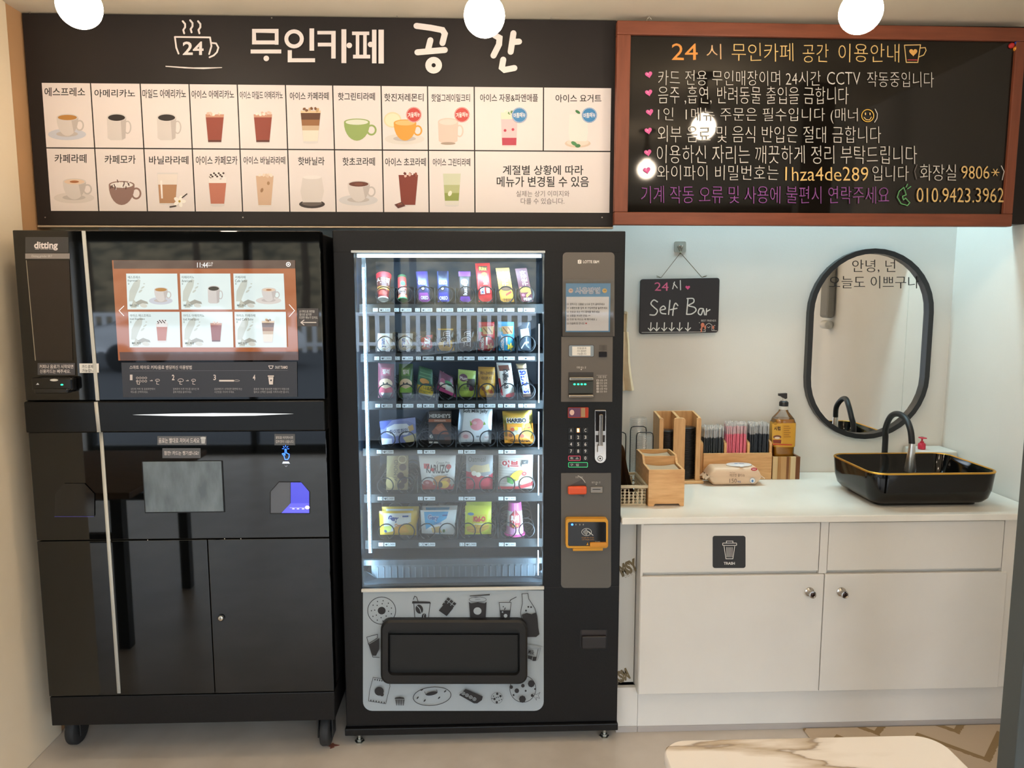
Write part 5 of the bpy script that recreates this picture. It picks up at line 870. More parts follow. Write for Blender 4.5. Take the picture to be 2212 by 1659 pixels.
# bottom tray
pack('biscuit_bag', 'yellow and white cheese cracker bag in the slot tagged 11', 1166, ((819, 1098), (901, 1097), (900, 1150), (821, 1149)), '#c9a52c:r.3', [('p', [(.12, .08), (.85, .08), (.85, .42), (.6, .55), (.4, .8), (.12, .9)], '#d3d2cf'), ('t', 'Gery', .24, .16, .52, .42, '#2f3f86', .08, .1), ('t', 'Cheese', .42, .46, .66, .6, '#c97a2a', .04, -.1), ('r', .62, .16, .78, .22, '#33508f'), ('p', [(.12, .62), (.35, .55), (.3, .8), (.12, .9)], '#c8cf5c'), ('p', [(.4, .62), (.7, .55), (.8, .85), (.35, .9)], '#d0962c'), ('e', .16, .82, .04, .06, '#4a6aa0')], .018, None, 'bag', 0, None, 'snack', 1)
pack('biscuit_bag', 'blue and white coconut cracker bag in the slot tagged 13', 1166, ((908, 1097), (986, 1096), (981, 1150), (911, 1147)), '#d3d6d8:r.3', [('p', [(.1, .06), (.78, .06), (.74, .3), (.5, .5), (.3, .62), (.14, .8)], '#3a98cc:r.3'), ('t', 'Gery', .2, .16, .52, .42, WH, .1, .05), ('t', 'Gery', .21, .17, .51, .41, '#2b5f9c', .05, .05), ('t', 'Coconut', .4, .42, .6, .54, '#2b5f9c', .02, -.1), ('r', .62, .16, .76, .21, '#23508f'), ('p', [(.3, .7), (.55, .6), (.62, .9), (.34, .92)], '#cfae72'), ('e', .68, .82, .04, .08, '#5a7a3a'), ('e', .76, .78, .03, .08, '#d9cfc8')], .018, None, 'bag', 0, None, 'snack', 1)
pack('cracker_bag', 'bright lime yellow cracker bag with orange lettering in the slot tagged 15', 1166, ((1005, 1088), (1061, 1088), (1061, 1150), (1004, 1151)), '#cfd32c:r.35', [('l', [(.28, .3), (.8, .3), (.8, .56), (.28, .56), (.28, .3)], .012, '#d98a2c'), ('t', 'Kid-O', .32, .33, .78, .52, '#c9432a', .08), ('r', .34, .57, .76, .62, '#e8e8b0'), ('e', .22, .26, .12, .05, '#5a86b0'), ('p', [(.05, .72), (.4, .6), (.92, .64), (.9, .78), (.5, .95), (.1, .88)], '#d3a83a'), ('l', [(.1, .82), (.9, .68)], .015, '#a8802a'), ('l', [(.3, .9), (.5, .64)], .015, '#a8802a')], .017, None, 'bag', 0, None, 'snack', 1)
m = MB(); a = P(1112, 1146, SH+.05); rb = 21/FPX*2.63; zb_ = ys[1166]+.001; zt_ = P(1112, 1083, SH+.05).z
m.lathe((a.x, a.y, zb_), (0, 0, 1), [(rb*1.0, 0), (rb*1.12, .002), (rb*1.12, .006), (rb*.98, .008)], '#d8579c:r.35', 28, False); H_ = zt_-zb_
for t0, t1, c in ((.07, .3, '#e09ac8:r.35'), (.3, .75, '#d8cfd6:r.35'), (.75, 1, '#cf5fa8:r.35')): m.lathe((a.x, a.y, zb_), (0, 0, 1), [(rb*(.98-.3*t0), H_*t0), (rb*(.98-.3*t1), H_*t1)], c, 28, t1 == 1)
def mpc(x, y, h): r_ = rb*(.98-.3*y)+h; return Vector((a.x+r_*math.sin(x), a.y-r_*math.cos(x), zb_+H_*y))
d = D(m, mpc, .0006, .3); d.p([(-.7, .3), (-.75, .62), (0, .82), (.75, .62), (.7, .3), (0, .24)], '#8f2630'); d.e(0, .52, .6, .17, '#c23a3c'); d.t('뿌셔컵', -.55, .64, .55, .42, WH, .06); d.t('컵스낵', -.35, .36, .35, .3, '#e8c23a', .02); d.l([(-.05, .02), (-.05, .98)], .05, '#f0dce8')
solo(m, 'snack_cup', 'pink upturned snack cup with a red emblem in the slot tagged 17', 'snack', GRP[1166])
# ------------------------------------------------------------------ counter
YD, YPL = 2.50, 2.545
cxl = P(1386, 1300, YD).x; cxr = XR-.012; yk = YD+.02
zdt, zdb = P(1770, 1241, YD).z, P(1770, 1493, YD).z
zft, zfb = P(1770, 1126, YD).z, P(1770, 1233.5, YD).z
wt = MB(); wt.box(P(1344, 1112, 2.487).x, 2.487, ZT-.024, XR-.008, YW-.002, ZT, 'worktop', .003); solo(wt, 'worktop', 'long white counter worktop under the mirror and the self bar sign', 'worktop')
cab = thing('base_cabinet', 'white two-door base cabinet with chrome knobs under the worktop', 'cabinet', ((cxl+cxr)/2, YD+.25, 0))
m = MB(); m.box(cxl+.004, yk+.002, zdb+.004, cxr, YW-.05, ZT-.028, 'cabinet_white', .002)
mid0, mid1 = P(1773, 1180, YD).x, P(1790, 1180, YD).x
m.box(cxl-.006, YD+.004, zdb-.002, cxl+.003, yk+.1, ZT-.026, 'cabinet_white', .001)
m.build('carcass', cab)
for q0_, q1_, q2_ in ((mid0, mid1, zdt+.001), (P(2169, 1180, YD).x+.002, cxr, zdb)): m = MB(); m.box(q0_, YD+.006, q2_, q1_, yk+.004, ZT-.026, 'cabinet_white', .001); m.build('stile', cab)
m = MB(); m.box(cxl+.004, YPL, .0, cxr, YPL+.02, zdb+.006, 'cabinet_white'); m.box(cxl+.004, YPL-.004, 0, cxr, YPL, .022, '#aca39c:r.5', .001); m.build('plinth', cab)
m = MB(); m.box(vx1+.004, YPL+.001, .0, cxl+.003, YPL+.02, zdb+.002, 'cabinet_white'); m.box(vx1+.004, YPL-.004, 0, cxl+.003, YPL, .022, '#aca39c:r.5', .001); struct(m, 'baseboard_front')
for x0, x1 in ((P(1389.5, 1180, YD).x, P(1771, 1180, YD).x), (P(1791, 1180, YD).x, P(2168, 1180, YD).x)):
    m = MB(); m.box(x0, YD+.004, zfb, x1, yk+.0015, ZT-.03, 'cabinet_white', .0015); m.build('drawer_front', cab)
dxm = (P(1777, 1243, YD).x+P(1773, 1492, YD).x)/2
for i, (x0, x1, kx) in enumerate(((P(1382, 1370, YD).x, dxm-.0015, 1748), (dxm+.0015, P(2162, 1370, YD).x+.005, 1817))):
    m = MB(); m.box(x0, YD, zdb, x1, YD+.018, zdt, 'cabinet_white', .002); do = m.build('door', cab)
    k = MB(); a = P(kx, 1278, YD); k.lathe(a+Vector((0, -.0004, 0)), (0, -1, 0), [(.0165, 0), (.0165, .003), (.012, .006), (.008, .01), (.008, .018), (.0125, .021), (.0135, .027), (.0125, .03), (.0095, .0305), (.0085, .029), (1e-5, .029)], '#bdb8b2:m.15', 28); kb = k.build('knob', do)
    k = MB(); k.lathe(a+Vector((0, -.0296, 0)), (0, -1, 0), [(.008, 0), (.006, .001), (1e-5, .0014)], '#4b3a34:m.2', 20); k.build('knob_cap', kb)
X0_, Z0_, X1_, Z1_ = RC(1539, 1157.5, 1611, 1227, YD); m = MB()
pts = [P(x, y, YD+.0032) for x, y in rrect(1539.5, 1157.5, 1610.5, 1227, 5)]; m.prism(pts, (0, .0006, 0), '#211f1e:r.45'); d = D(m, planeY(YD+.003), .0004); WS = '#e4dfd8:r.5'
d.l([(1564, 1180), (1568, 1207), (1583, 1207), (1587, 1180)], 1.3, WS); d.l(rrect(1561, 1173, 1591, 1178, 1), 1.3, WS, True); d.l([(1569, 1172), (1569, 1168.5), (1583, 1168.5), (1583, 1172)], 1.3, WS)
for i in range(5): x = 1569.5+3*i; d.l([(x, 1182), (x+.4*(2-i)*.5, 1203)], 1, WS)
d.t('TRASH', 1563, 1213.5, 1587, 1219.5, WS, .03); solo(m, 'trash_sign', 'small black trash sign with a bin symbol on the left drawer front', 'sign')
# wrapped panel between machine and cabinet
m = MB(); xa, xb = vx1+.004, cxl-.009; m.box(xa, YPL+.025, zdb+.01, xb, YPL+.04, ZT-.03, '#d9d6cf:r.25', .001); d = D(m, lambda x, y, h: P(x, y, YPL+.025)+Vector((0, -h, 0)), .0004)
d.t('MSY', 1337, 1212, 1378, 1240, '#7a6a4c', .06, rot=-.42); d.t('친환경 주방', 1346, 1232, 1380, 1242, '#8a7c66', 0, rot=-.42); d.t('MSY', 1324, 1448, 1359, 1474, '#7a6a4c', .06, rot=2.7); d.t('친환경', 1332, 1450, 1350, 1456, '#8a7c66', 0, rot=2.7)
solo(m, 'wrapped_board', 'white film-wrapped board standing between the vending machine and the cabinet', 'panel')

# ------------------------------------------------------------------ self bar sign on its hook
YWs = YW-.001
hk = thing('wall_hook', 'square clear adhesive hook on the wall above the self bar sign', 'hook', (P(1469, 545, YW).x, YW, P(1469, 545, YW).z))
m = MB(); pts = [P(x, y, YW-.004) for x, y in rrect(1457, 521.5, 1482, 545, 3)]; m.prism(pts, (0, .0035, 0), '#a6a297:r.2'); m.build('adhesive_plate', hk)
m = MB(); a = P(1470, 535, YW); m.tube([a+Vector((0, -.004, .01)), a+Vector((0, -.012, .008)), a+Vector((0, -.02, 0)), a+Vector((0, -.024, .004)), a+Vector((0, -.024, .009))], .0028, '#d8d8d2:m.2', 8); m.box(a.x-.01, a.y-.008, a.z+.004, a.x+.01, a.y-.004, a.z+.012, '#dededa:m.2', .002); m.build('hook', hk)
YSN = YW-.03
sg = thing('hanging_sign', 'black hanging board sign with handwritten self bar lettering and arrows', 'sign', (P(1467, 660, YSN).x, YSN, P(1467, 722, YSN).z))
m = MB(); pts = [P(x, y, YSN) for x, y in rrect(1382, 601.5, 1554, 721, 6)]; 
cs = [(1383.5, 603), (1555, 600), (1551.5, 718.5), (1381, 722)]
def sq(x, y):                                # rounded outline follows the slightly turned board
    s, t = (x-1382)/172, (y-601.5)/119.5
    return (cs[0][0]*(1-s)*(1-t)+cs[1][0]*s*(1-t)+cs[2][0]*s*t+cs[3][0]*(1-s)*t, cs[0][1]*(1-s)*(1-t)+cs[1][1]*s*(1-t)+cs[2][1]*s*t+cs[3][1]*(1-s)*t)
pts = [P(*sq(x, y), YSN) for x, y in rrect(1382, 601.5, 1554, 721, 6)]; m.prism(pts, (0, .008, 0), '#262023:r.5', True, .0015); d = D(m, planeY(YSN), .0005)
d.t('24', 1414, 610, 1444, 628, '#d8648c', .0, .01); d.l([(1457, 609), (1453, 624)], 2, WS); d.l([(1455, 612), (1463, 622)], 2, WS); d.l([(1469.5, 606), (1470, 626)], 2, WS); d.heart(1485.5, 621, 5, '#e0558c')
SL = [[(1420, 652), (1412, 648), (1406, 656), (1413, 664), (1420, 671), (1415, 680), (1404, 680)], [(1426, 670), (1437, 667), (1433, 661), (1426, 667), (1428, 676), (1438, 678)], [(1447, 649), (1444, 679)], [(1464, 660), (1459, 655), (1455, 664), (1453, 681)], [(1448, 669), (1462, 666)],
      [(1486, 645), (1483, 679)], [(1484, 645), (1497, 645), (1498, 653), (1487, 660), (1500, 664), (1503, 671), (1494, 678), (1483, 679)], [(1519, 667), (1511, 667), (1508, 676), (1514, 680), (1519, 669), (1522, 680)], [(1526, 667), (1525, 680)], [(1526, 673), (1533, 669)]]
for s_ in SL: d.ls(s_, 2.6, WS)
for x in (1405, 1418, 1434, 1450, 1467, 1485): d.l([(x+1, 697), (x, 714)], 2, WS); d.l([(x-5, 709), (x, 714.5), (x+6, 708)], 2, WS)
d.l([(1386, 718), (1512, 717), (1520, 716), (1523, 716), (1523, 706), (1525, 701), (1531, 698), (1537, 702), (1537, 714), (1548, 714.5)], .8, WS); d.t('BEST FRIENDS', 1514, 690.5, 1546, 694.5, '#cfc9c2'); d.e(1517, 702, 4, 5, '#d07a5e'); d.l([(1515, 707), (1514, 716)], 3, '#d07a5e'); d.e(1522.5, 707, 2, 4, '#d07a5e'); d.e(1540, 707, 2.2, 4, '#d07a5e'); d.l([(1527, 706), (1530, 708), (1533, 705)], .8, WS)
for x, y in ((1510, 697), (1543, 703), (1512, 711), (1520, 712), (1541, 712)): d.e(x, y, .8, .8, WS)
m.build('board', sg)
m = MB(); a = P(1470, 546, YW-.024); tl_, tr_ = P(1428, 600, YSN+.004), P(1516, 599, YSN+.004); CD = '#6d6048:r.8'
m.tube([P(1463, 532, YW-.02), P(1468, 541, YW-.024), a, tl_], .0013, CD, 6); m.tube([P(1475, 532, YW-.02), P(1472, 541, YW-.024), a, tr_], .0013, CD, 6)
for q in (tl_, tr_): s_ = -1 if q is tl_ else 1; m.tube([q, q+Vector((s_*.02, -.003, .008))], .0011, CD, 6); m.tube([q, q+Vector((s_*.019, -.001, .003))], .0011, CD, 6)
m.lathe(a+Vector((0, 0, -.006)), (0, 0, 1), [(.001, 0), (.0035, .003), (.0035, .009), (.001, .012)], '#8d8468:r.7', 8); m.build('cord', sg)
# cream folded cloth on the wall beside the vending machine
m = MB()
def drape(pts, w0, w1, y):
    n_ = len(pts)
    for side in (0, 1):
        vs = []; 
        for i, (px_, py_) in enumerate(pts):
            p = P(px_, py_, y); ww = w0+(w1-w0)*i/(n_-1)
            for j in range(7): u = j/6-.5; vs.append(p+Vector((u*ww, .010*math.sin(j*2.1+i*.4)*(.5+i/n_)+(.004 if side else 0), 0)))
        m.add(vs, [(i*7+j, i*7+j+1, i*7+j+8, i*7+j+7) for i in range(n_-1) for j in range(6)], 'cream_cloth')
drape([(1349, 674), (1348, 690), (1347, 705), (1346, 717)], .03, .035, YW-.02); drape([(1346, 717), (1347, 745), (1346, 780), (1348, 810), (1352, 844)], .045, .075, YW-.03); m.lathe(P(1349, 675, YW-.004), (0, -1, 0), [(.006, 0), (.006, .024)], '#b9a98e:r.5', 10)
solo(m, 'hanging_cloth', 'cream cloth hanging on the wall right beside the vending machine', 'cloth')

# ------------------------------------------------------------------ mirror
YMr = YW-.03
ma, mb_ = P(1745, 740, YMr).x, P(2013, 740, YMr).x; mz0, mz1 = P(1865, 948.5, YMr).z, P(1880, 536.5, YMr).z
def stadium(x0, x1, z0, z1, y, n=20):
    R = (x1-x0)/2; c = (x0+x1)/2
    return [(c+R*math.cos(t), y, z1-R+R*math.sin(t)) for t in [PI*i/n for i in range(n+1)]]+[(c+R*math.cos(t), y, z0+R+R*math.sin(t)) for t in [PI+PI*i/n for i in range(n+1)]]
mir = thing('oval_mirror', 'long rounded wall mirror with a black frame above the sink', 'mirror', ((ma+mb_)/2, YMr, mz0))
m = MB(); fw = .021; m.frame(stadium(ma, mb_, mz0, mz1, YMr), stadium(ma+fw, mb_-fw, mz0+fw, mz1-fw, YMr), (0, .029, 0), '#232426:r.35'); m.build('frame', mir)
MATS['mirror_glass'] = _new('mirror_glass')[0]; _b = MATS['mirror_glass'].node_tree.nodes['Principled BSDF']; _b.inputs['Base Color'].default_value = (.88, .88, .86, 1); _b.inputs['Metallic'].default_value = 1; _b.inputs['Roughness'].default_value = 0
m = MB(); m.prism(stadium(ma+fw-.002, mb_-fw+.002, mz0+fw-.002, mz1-fw+.002, YMr+.02), (0, .005, 0), 'mirror_glass'); d = D(m, planeY(YMr+.02), .0005); d.t('안녕, 넌', 1841, 561, 1934, 589, '#1c1a1a', -.008); d.t('오늘도 이쁘구나', 1791, 596, 1985, 623, '#1c1a1a', -.008); m.build('mirror_glass', mir)

# ------------------------------------------------------------------ sink, faucet, soap
sx0, sx1, sy0, sy1, sz0, sz1 = 1.388, 1.868, 2.555, 2.905, ZT+.001, .962
sk = thing('vessel_sink', 'glossy black rectangular vessel sink with a gold rim on the worktop', 'sink', ((sx0+sx1)/2, (sy0+sy1)/2, ZT))
def rloop(ins, z, R): 
    return [Vector((x, y, z)) for x, y in rrect(sx0+ins, sy0+ins, sx1-ins, sy1-ins, max(R-ins*.6, .01), 8)]
BK = '#070707:r.09:s.38'
m = MB(); prof = [(.05, sz0, .06), (.05, sz0+.008, .06), (.028, sz0+.014, .06), (.014, sz0+.03, .06), (.006, sz0+.06, .06), (0, sz1-.004, .06), (.001, sz1, .06)]
prof2 = [(.006, sz1, .06), (.012, sz1-.02, .06), (.025, sz1-.07, .06), (.05, sz1-.095, .07), (.1, sz1-.104, .08)]
def loft(m, pr, k, cap0=False, cap1=False):
    L = [rloop(*q) for q in pr]; n_ = len(L[0]); vs = [p for l in L for p in l]
    fs = [(i*n_+j, i*n_+(j+1) % n_, (i+1)*n_+(j+1) % n_, (i+1)*n_+j) for i in range(len(L)-1) for j in range(n_)]
    if cap0: fs.append(tuple(range(n_)))
    if cap1: fs.append(tuple((len(L)-1)*n_+j for j in range(n_)))
    m.add(vs, fs, k)
loft(m, prof, BK, True); loft(m, prof2, BK, False, True); m.lathe(((sx0+sx1)/2, (sy0+sy1)/2, sz1-.1038), (0, 0, 1), [(.024, 0), (.022, .003), (.01, .002), (1e-4, .001)], '#9a9690:m.2', 20); m.build('basin', sk)
m = MB(); loft(m, [(-.0012, sz1-.0045, .06), (-.0012, sz1-.001, .06), (.0005, sz1+.001, .06), (.0055, sz1+.001, .06), (.007, sz1-.002, .06)], '#d8a548:m.38'); m.build('gold_rim', sk, 'thin gold rim')
fb = P(1911, 975, 2.985); ft = P(1967, 985, 2.80)
fc = thing('faucet', 'black bendable faucet with a chrome nozzle arching over the sink', 'faucet', (fb.x, 2.985, ZT))
m = MB(); pk = P(1940, 894, 2.90); e0 = P(1970, 960, 2.80)
pth = []; ctl = [Vector((fb.x, 2.985, ZT+.03)), Vector((fb.x, 2.985, 1.0)), P(1913, 925, 2.975), P(1924, 900, 2.94), pk, P(1957, 905, 2.85), P(1967, 930, 2.81), e0]
for i in range(len(ctl)-1):
    p0, p1, p2, p3 = ctl[max(i-1, 0)], ctl[i], ctl[i+1], ctl[min(i+2, len(ctl)-1)]
    for j in range(6): t = j/6; pth.append(.5*((2*p1)+(p2-p0)*t+(2*p0-5*p1+4*p2-p3)*t*t+(3*p1-p0-3*p2+p3)*t**3))
pth.append(ctl[-1]); m.tube(pth, .0118, '#17181a:r.45', 14); m.build('flexible_spout', fc)
m = MB(); m.lathe((fb.x, 2.985, ZT), (0, 0, 1), [(.03, .0005), (.03, .006), (.02, .01), (.018, .04), (.0125, .042)], '#1a1a1b:r.3', 24); m.build('base', fc)
m = MB(); e1 = P(1965.5, 1018, 2.80); ax = e1-e0; m.lathe(e0, ax, [(.0118, -.004), (.0125, 0), (.0135, ax.length*.3), (.0215, ax.length*.9), (.0215, ax.length), (.018, ax.length), (.016, ax.length*.97)], '#d6d4d1:m.28', 24); m.build('nozzle', fc, 'chrome flared nozzle')
lg0, lg1 = P(1985, 966, 3.04), P(2036, 966, 3.04)
m = MB(); m.box(lg0.x-.02, 3.0, ZT+.0005, XR-.012, YW-.003, .945, '#d9d6cd:r.45', .006); solo(m, 'ledge_box', 'white boxed ledge in the corner behind the sink', 'ledge')
so = P(1992, 950, 3.05); zs_ = .9455
sp = thing('soap_pump', 'small red soap pump bottle on the white ledge behind the sink', 'soap bottle', (so.x, 3.05, zs_)); RD = '#d1304a:r.3'
kz = P(1992, 944, 3.05).z-zs_
m = MB(); m.lathe((so.x, 3.05, zs_+.0005), (0, 0, 1), [(.014, 0), (.0155, .004), (.0155, kz*.4), (.012, kz*.5), (.006, kz*.52)], RD, 20); m.build('bottle', sp)
m = MB(); m.lathe((so.x, 3.05, zs_+kz*.5), (0, 0, 1), [(.008, 0), (.008, kz*.14), (.0035, kz*.16), (.0035, kz*.4), (.008, kz*.4), (.008, kz*.5)], RD, 16); m.box(so.x-.014, 3.03, zs_+kz*.9, so.x+.01, 3.058, zs_+kz, RD, .003); m.build('pump', sp)
# grey cloth on the right wall, seen in the mirror
m = MB()
for j in range(8):
    pass
m.box(XR-.05, 1.95, 1.47, XR-.0065, 2.06, 1.80, '#8a8782:r.8', .015); m.lathe((XR-.03, 1.97, 1.43), (0, 1, 0), [(.022, 0), (.025, .004), (.025, .07), (.022, .074)], '#d8d4cc:r.6', 16); solo(m, 'hand_towel', 'grey towel hanging on the right wall, seen only in the mirror', 'towel')

# ------------------------------------------------------------------ self bar goods on the worktop
def cp(x, y): return PZ(x, y, ZT)
Zw = ZT+.0004
# napkin box
a, b = cp(1400, 1094), cp(1478, 1094); yn = a.y; zt_ = P(1440, 1015, yn).z; dn = .235
nb = thing('napkin_box', 'low wooden two-slot napkin box with folded napkins at the left end of the worktop', 'napkin box', ((a.x+b.x)/2, yn+dn/2, Zw))
x0, x1 = a.x, b.x; WD = 'bamboo'
m = MB(); th = .008
A_ = [(x0, yn, zt_), (x1, yn, zt_), (x1, yn, Zw), (x1-.014, yn, Zw), (x1-.02, yn, Zw+.01), (x0+.026, yn, Zw+.01), (x0+.02, yn, Zw), (x0, yn, Zw)]; m.prism(A_, (0, th, 0), WD); m.build('front_panel', nb)
for xx in (x0, x1-th):
    m = MB(); pr = [(yn+th, Zw), (yn+th, zt_-.002), (yn+.03, zt_), (yn+.1, zt_+.002), (yn+.12, zt_+.03), (yn+.21, zt_+.03), (yn+dn, zt_+.028), (yn+dn, Zw)]; m.prism([(xx, y, z) for y, z in pr], (th, 0, 0), 'bamboo'); m.build('side_panel', nb)
m = MB(); m.box(x0+th, yn+dn-th, Zw, x1-th, yn+dn, zt_+.028, WD); m.build('back_panel', nb)
m = MB(); m.box(x0+th, yn+.115, Zw+.012, x1-th, yn+.122, zt_+.026, WD); m.box(x0+th, yn+th, Zw+.006, x1-th, yn+dn-th, Zw+.012, WD); m.build('divider', nb)
for q, (ya, yb, zz) in enumerate(((yn+th+.004, yn+.11, zt_-.002), (yn+.128, yn+dn-th-.004, zt_+.02))):
    m = MB()
    m.grid(lambda s, t: Vector((x0+th+.003+s*(x1-x0-2*th-.006), ya+t*(yb-ya), zz-.006-.009*math.sin(PI*s)*(1-.3*t)+.004*t)), 12, 6, '#b9a184:r.8'); m.box(x0+th+.003, ya, Zw+.013, x1-th-.003, yb, zz-.024, '#ad9678:r.8')
    solo(m, 'napkin_stack', ('stack of kraft napkins in the front slot of the napkin box', 'stack of kraft napkins in the rear slot of the napkin box')[q], 'napkins', 'napkin stacks')
# basket with cup sleeves
b0, b1 = cp(1330, 1093), cp(1396, 1093); yb0 = b0.y; bx1 = b1.x; bx0 = vx1+.008; zr_ = P(1396, 1048, yb0).z; bd = .2
bk = thing('perforated_basket', 'beige perforated plastic basket full of cup sleeves beside the vending machine', 'basket', ((bx0+bx1)/2, yb0+bd/2, Zw)); BG = '#d3bf9f:r.45'
def holed(m, o, u, v, nu, nv, su, sv, hr, k, slot=None):
    """panel of square cells, each with a round hole; slot = set of cells left open together"""
    for i in range(nu):
        for j in range(nv):
            if slot and (i, j) in slot: continue
            c = o+u*((i+.5)*su)+v*((j+.5)*sv); n_ = 12; sqr = []
            for q in range(n_):
                t = 2*PI*q/n_+PI/4; mx = max(abs(math.cos(t)), abs(math.sin(t))); sqr.append(c+u*(math.cos(t)/mx*su/2)+v*(math.sin(t)/mx*sv/2))
            hol = [c+u*(hr*math.cos(2*PI*q/n_+PI/4))+v*(hr*math.sin(2*PI*q/n_+PI/4)) for q in range(n_)]; m.frame(sqr, hol, u.cross(v).normalized()*-.0025, k)
m = MB(); nb_ = 7; su = (bx1-bx0)/nb_; sv = (zr_-.012-Zw-.008)/5; U, V, W_ = Vector((1, 0, 0)), Vector((0, 0, 1)), Vector((0, 1, 0))
o_ = Vector((bx0, yb0, Zw+.006)); holed(m, o_, U, V, 7, 5, su, sv, su*.34, BG, {(3, 4), (4, 4)}); holed(m, o_+W_*bd, U, V, 7, 5, su, sv, su*.34, BG); holed(m, Vector((bx1, yb0, Zw+.006)), W_, V, 15, 5, bd/15, sv, su*.34, BG); holed(m, Vector((bx0, yb0, Zw+.006)), W_, V, 15, 5, bd/15, sv, su*.34, BG)
m.box(bx0, yb0, Zw, bx1, yb0+bd, Zw+.006, BG, .002)
zz = zr_-.01
m.frame([Vector(p) for p in ((bx0-.005, yb0-.005, zz), (bx1+.005, yb0-.005, zz), (bx1+.005, yb0+bd+.005, zz), (bx0-.005, yb0+bd+.005, zz))], [Vector(p) for p in ((bx0+.003, yb0+.003, zz), (bx1-.003, yb0+.003, zz), (bx1-.003, yb0+bd-.003, zz), (bx0+.003, yb0+bd-.003, zz))], (0, 0, .01), BG); m.build('basket_body', bk)
def sleeve():
    m = MB(); w0_, w1_, h_ = .036, .046, .165
    for s_ in (0, 1): m.grid(lambda s, t: Vector(((s-.5)*2*(w0_+(w1_-w0_)*t), (.0022 if s_ else 0)-.006*(1-(2*s-1)**2)*.4+.012*math.sin(t*2.2), h_*t+.012*(1-(2*s-1)**2)*(t-.3))), 6, 6, 'kraft', bool(s_))
    return m
sl0 = None; ns_ = 8
for i in range(ns_):
    x_, tilt = bx0+.032+.0062*i, .17+.006*i
    lb = 'brown paper cup sleeve standing in the beige perforated basket'
    if sl0 is None:
        sl0 = sleeve().build('cup_sleeve'); sl0['label'] = lb; sl0['category'] = 'cup sleeve'; sl0['group'] = 'cup sleeves in the basket'; o_ = sl0
    else: o_ = sl0.copy(); COL.objects.link(o_)
    o_.location = (x_, yb0+.06+.004*math.sin(i*1.9), Zw+.012); o_.rotation_euler = (-tilt, .03*math.sin(i*2.3), PI/2+.04*math.sin(i)); o_.scale = (1, 1, 1+.05*math.sin(i*2.1)+(.14 if i > ns_-4 else 0))
# lid rack with stacks of black lids
ra, rb = cp(1424, 1042), cp(1521, 1044); yr = rb.y
def rx_(x, y): return P(x, y, yr).x
zd_top = P(1470, 903, yr).z; dpt = .115; zb_top = zd_top+.012
rk = thing('lid_rack', 'tall wooden two-column lid rack standing against the wall', 'rack', ((rx_(1424, 950)+rx_(1515, 950))/2, yr+dpt/2, Zw))
fp = [(rx_(1424, 950), rx_(1433, 950)), (rx_(1455, 950), rx_(1480, 950)), (rx_(1504, 950), rx_(1514, 950))]
dv = [(fp[0][0], fp[0][0]+.009), (rx_(1463, 950), rx_(1469, 950)), (fp[2][1]-.009, fp[2][1])]
m = MB(); m.box(dv[0][0]-.012, yr-.012, Zw, dv[2][1]+.014, yr+dpt+.004, Zw+.012, 'bamboo', .003); m.build('base', rk)
for p, q in dv:
    m = MB(); m.prism([(p, y, z) for y, z in ((yr+.0102, Zw+.012), (yr+.0102, zd_top-.002), (yr+.02, zd_top+.001), (yr+dpt, zb_top), (yr+dpt, Zw+.012))], (q-p, 0, 0), 'bamboo_v'); m.build('divider', rk)
for p, q in fp:
    m = MB(); w_ = min(.012, (q-p)*.45); m.prism([(x, yr, z) for x, z in rrect(p, zd_top, q, Zw+.012, (w_, w_, 0, 0))], (0, .01, 0), 'bamboo_v', True, .001); m.build('front_post', rk)
m = MB()
m.box(dv[0][1], yr+dpt-.008, Zw+.012, dv[1][0], yr+dpt, zb_top, 'bamboo_v'); m.box(dv[1][1], yr+dpt-.008, Zw+.012, dv[2][0], yr+dpt, zb_top, 'bamboo_v'); m.build('back_panel', rk)
def lid(m, c, R, z, k):
    m.lathe((c.x, c.y, z), (0, 0, 1), [(R*.9, 0), (R, .0008), (R, .0028), (R*.93, .0034), (R*.9, .0046), (R*.3, .005), (1e-4, .005)], k, 24)
l0 = None
for q, (xa, xb, n_) in enumerate(((dv[0][1], dv[1][0], 37), (dv[1][1], dv[2][0], 39))):
    R = .046 if q else .044; cxx = (xa+xb)/2
    R = min(R, (xb-xa)/2-.0012); zz = Zw+.0135
    for i in range(n_):
        lb = 'black plastic cup lid in the left stack of the wooden rack' if q == 0 else 'black plastic cup lid in the right stack of the wooden rack'
        if i == 0:
            m = MB(); m.lathe((0, 0, 0), (0, 0, 1), [(R*.9, 0), (R, .0008), (R, .0030), (R*.93, .0036), (R*.9, .0048), (R*.3, .0052), (1e-4, .0052)], '#2b2522:r.3', 24); l0 = m.build('coffee_lid_disc'); l0['category'] = 'lid'; l0['group'] = 'black lids in the rack, '+('left' if q == 0 else 'right')+' stack'; o_ = l0
        else: o_ = l0.copy(); COL.objects.link(o_)
        o_['label'] = lb; o_.location = (cxx+.0008*math.sin(i*2.7), yr+.0105+R+.003, zz+.0055*i)
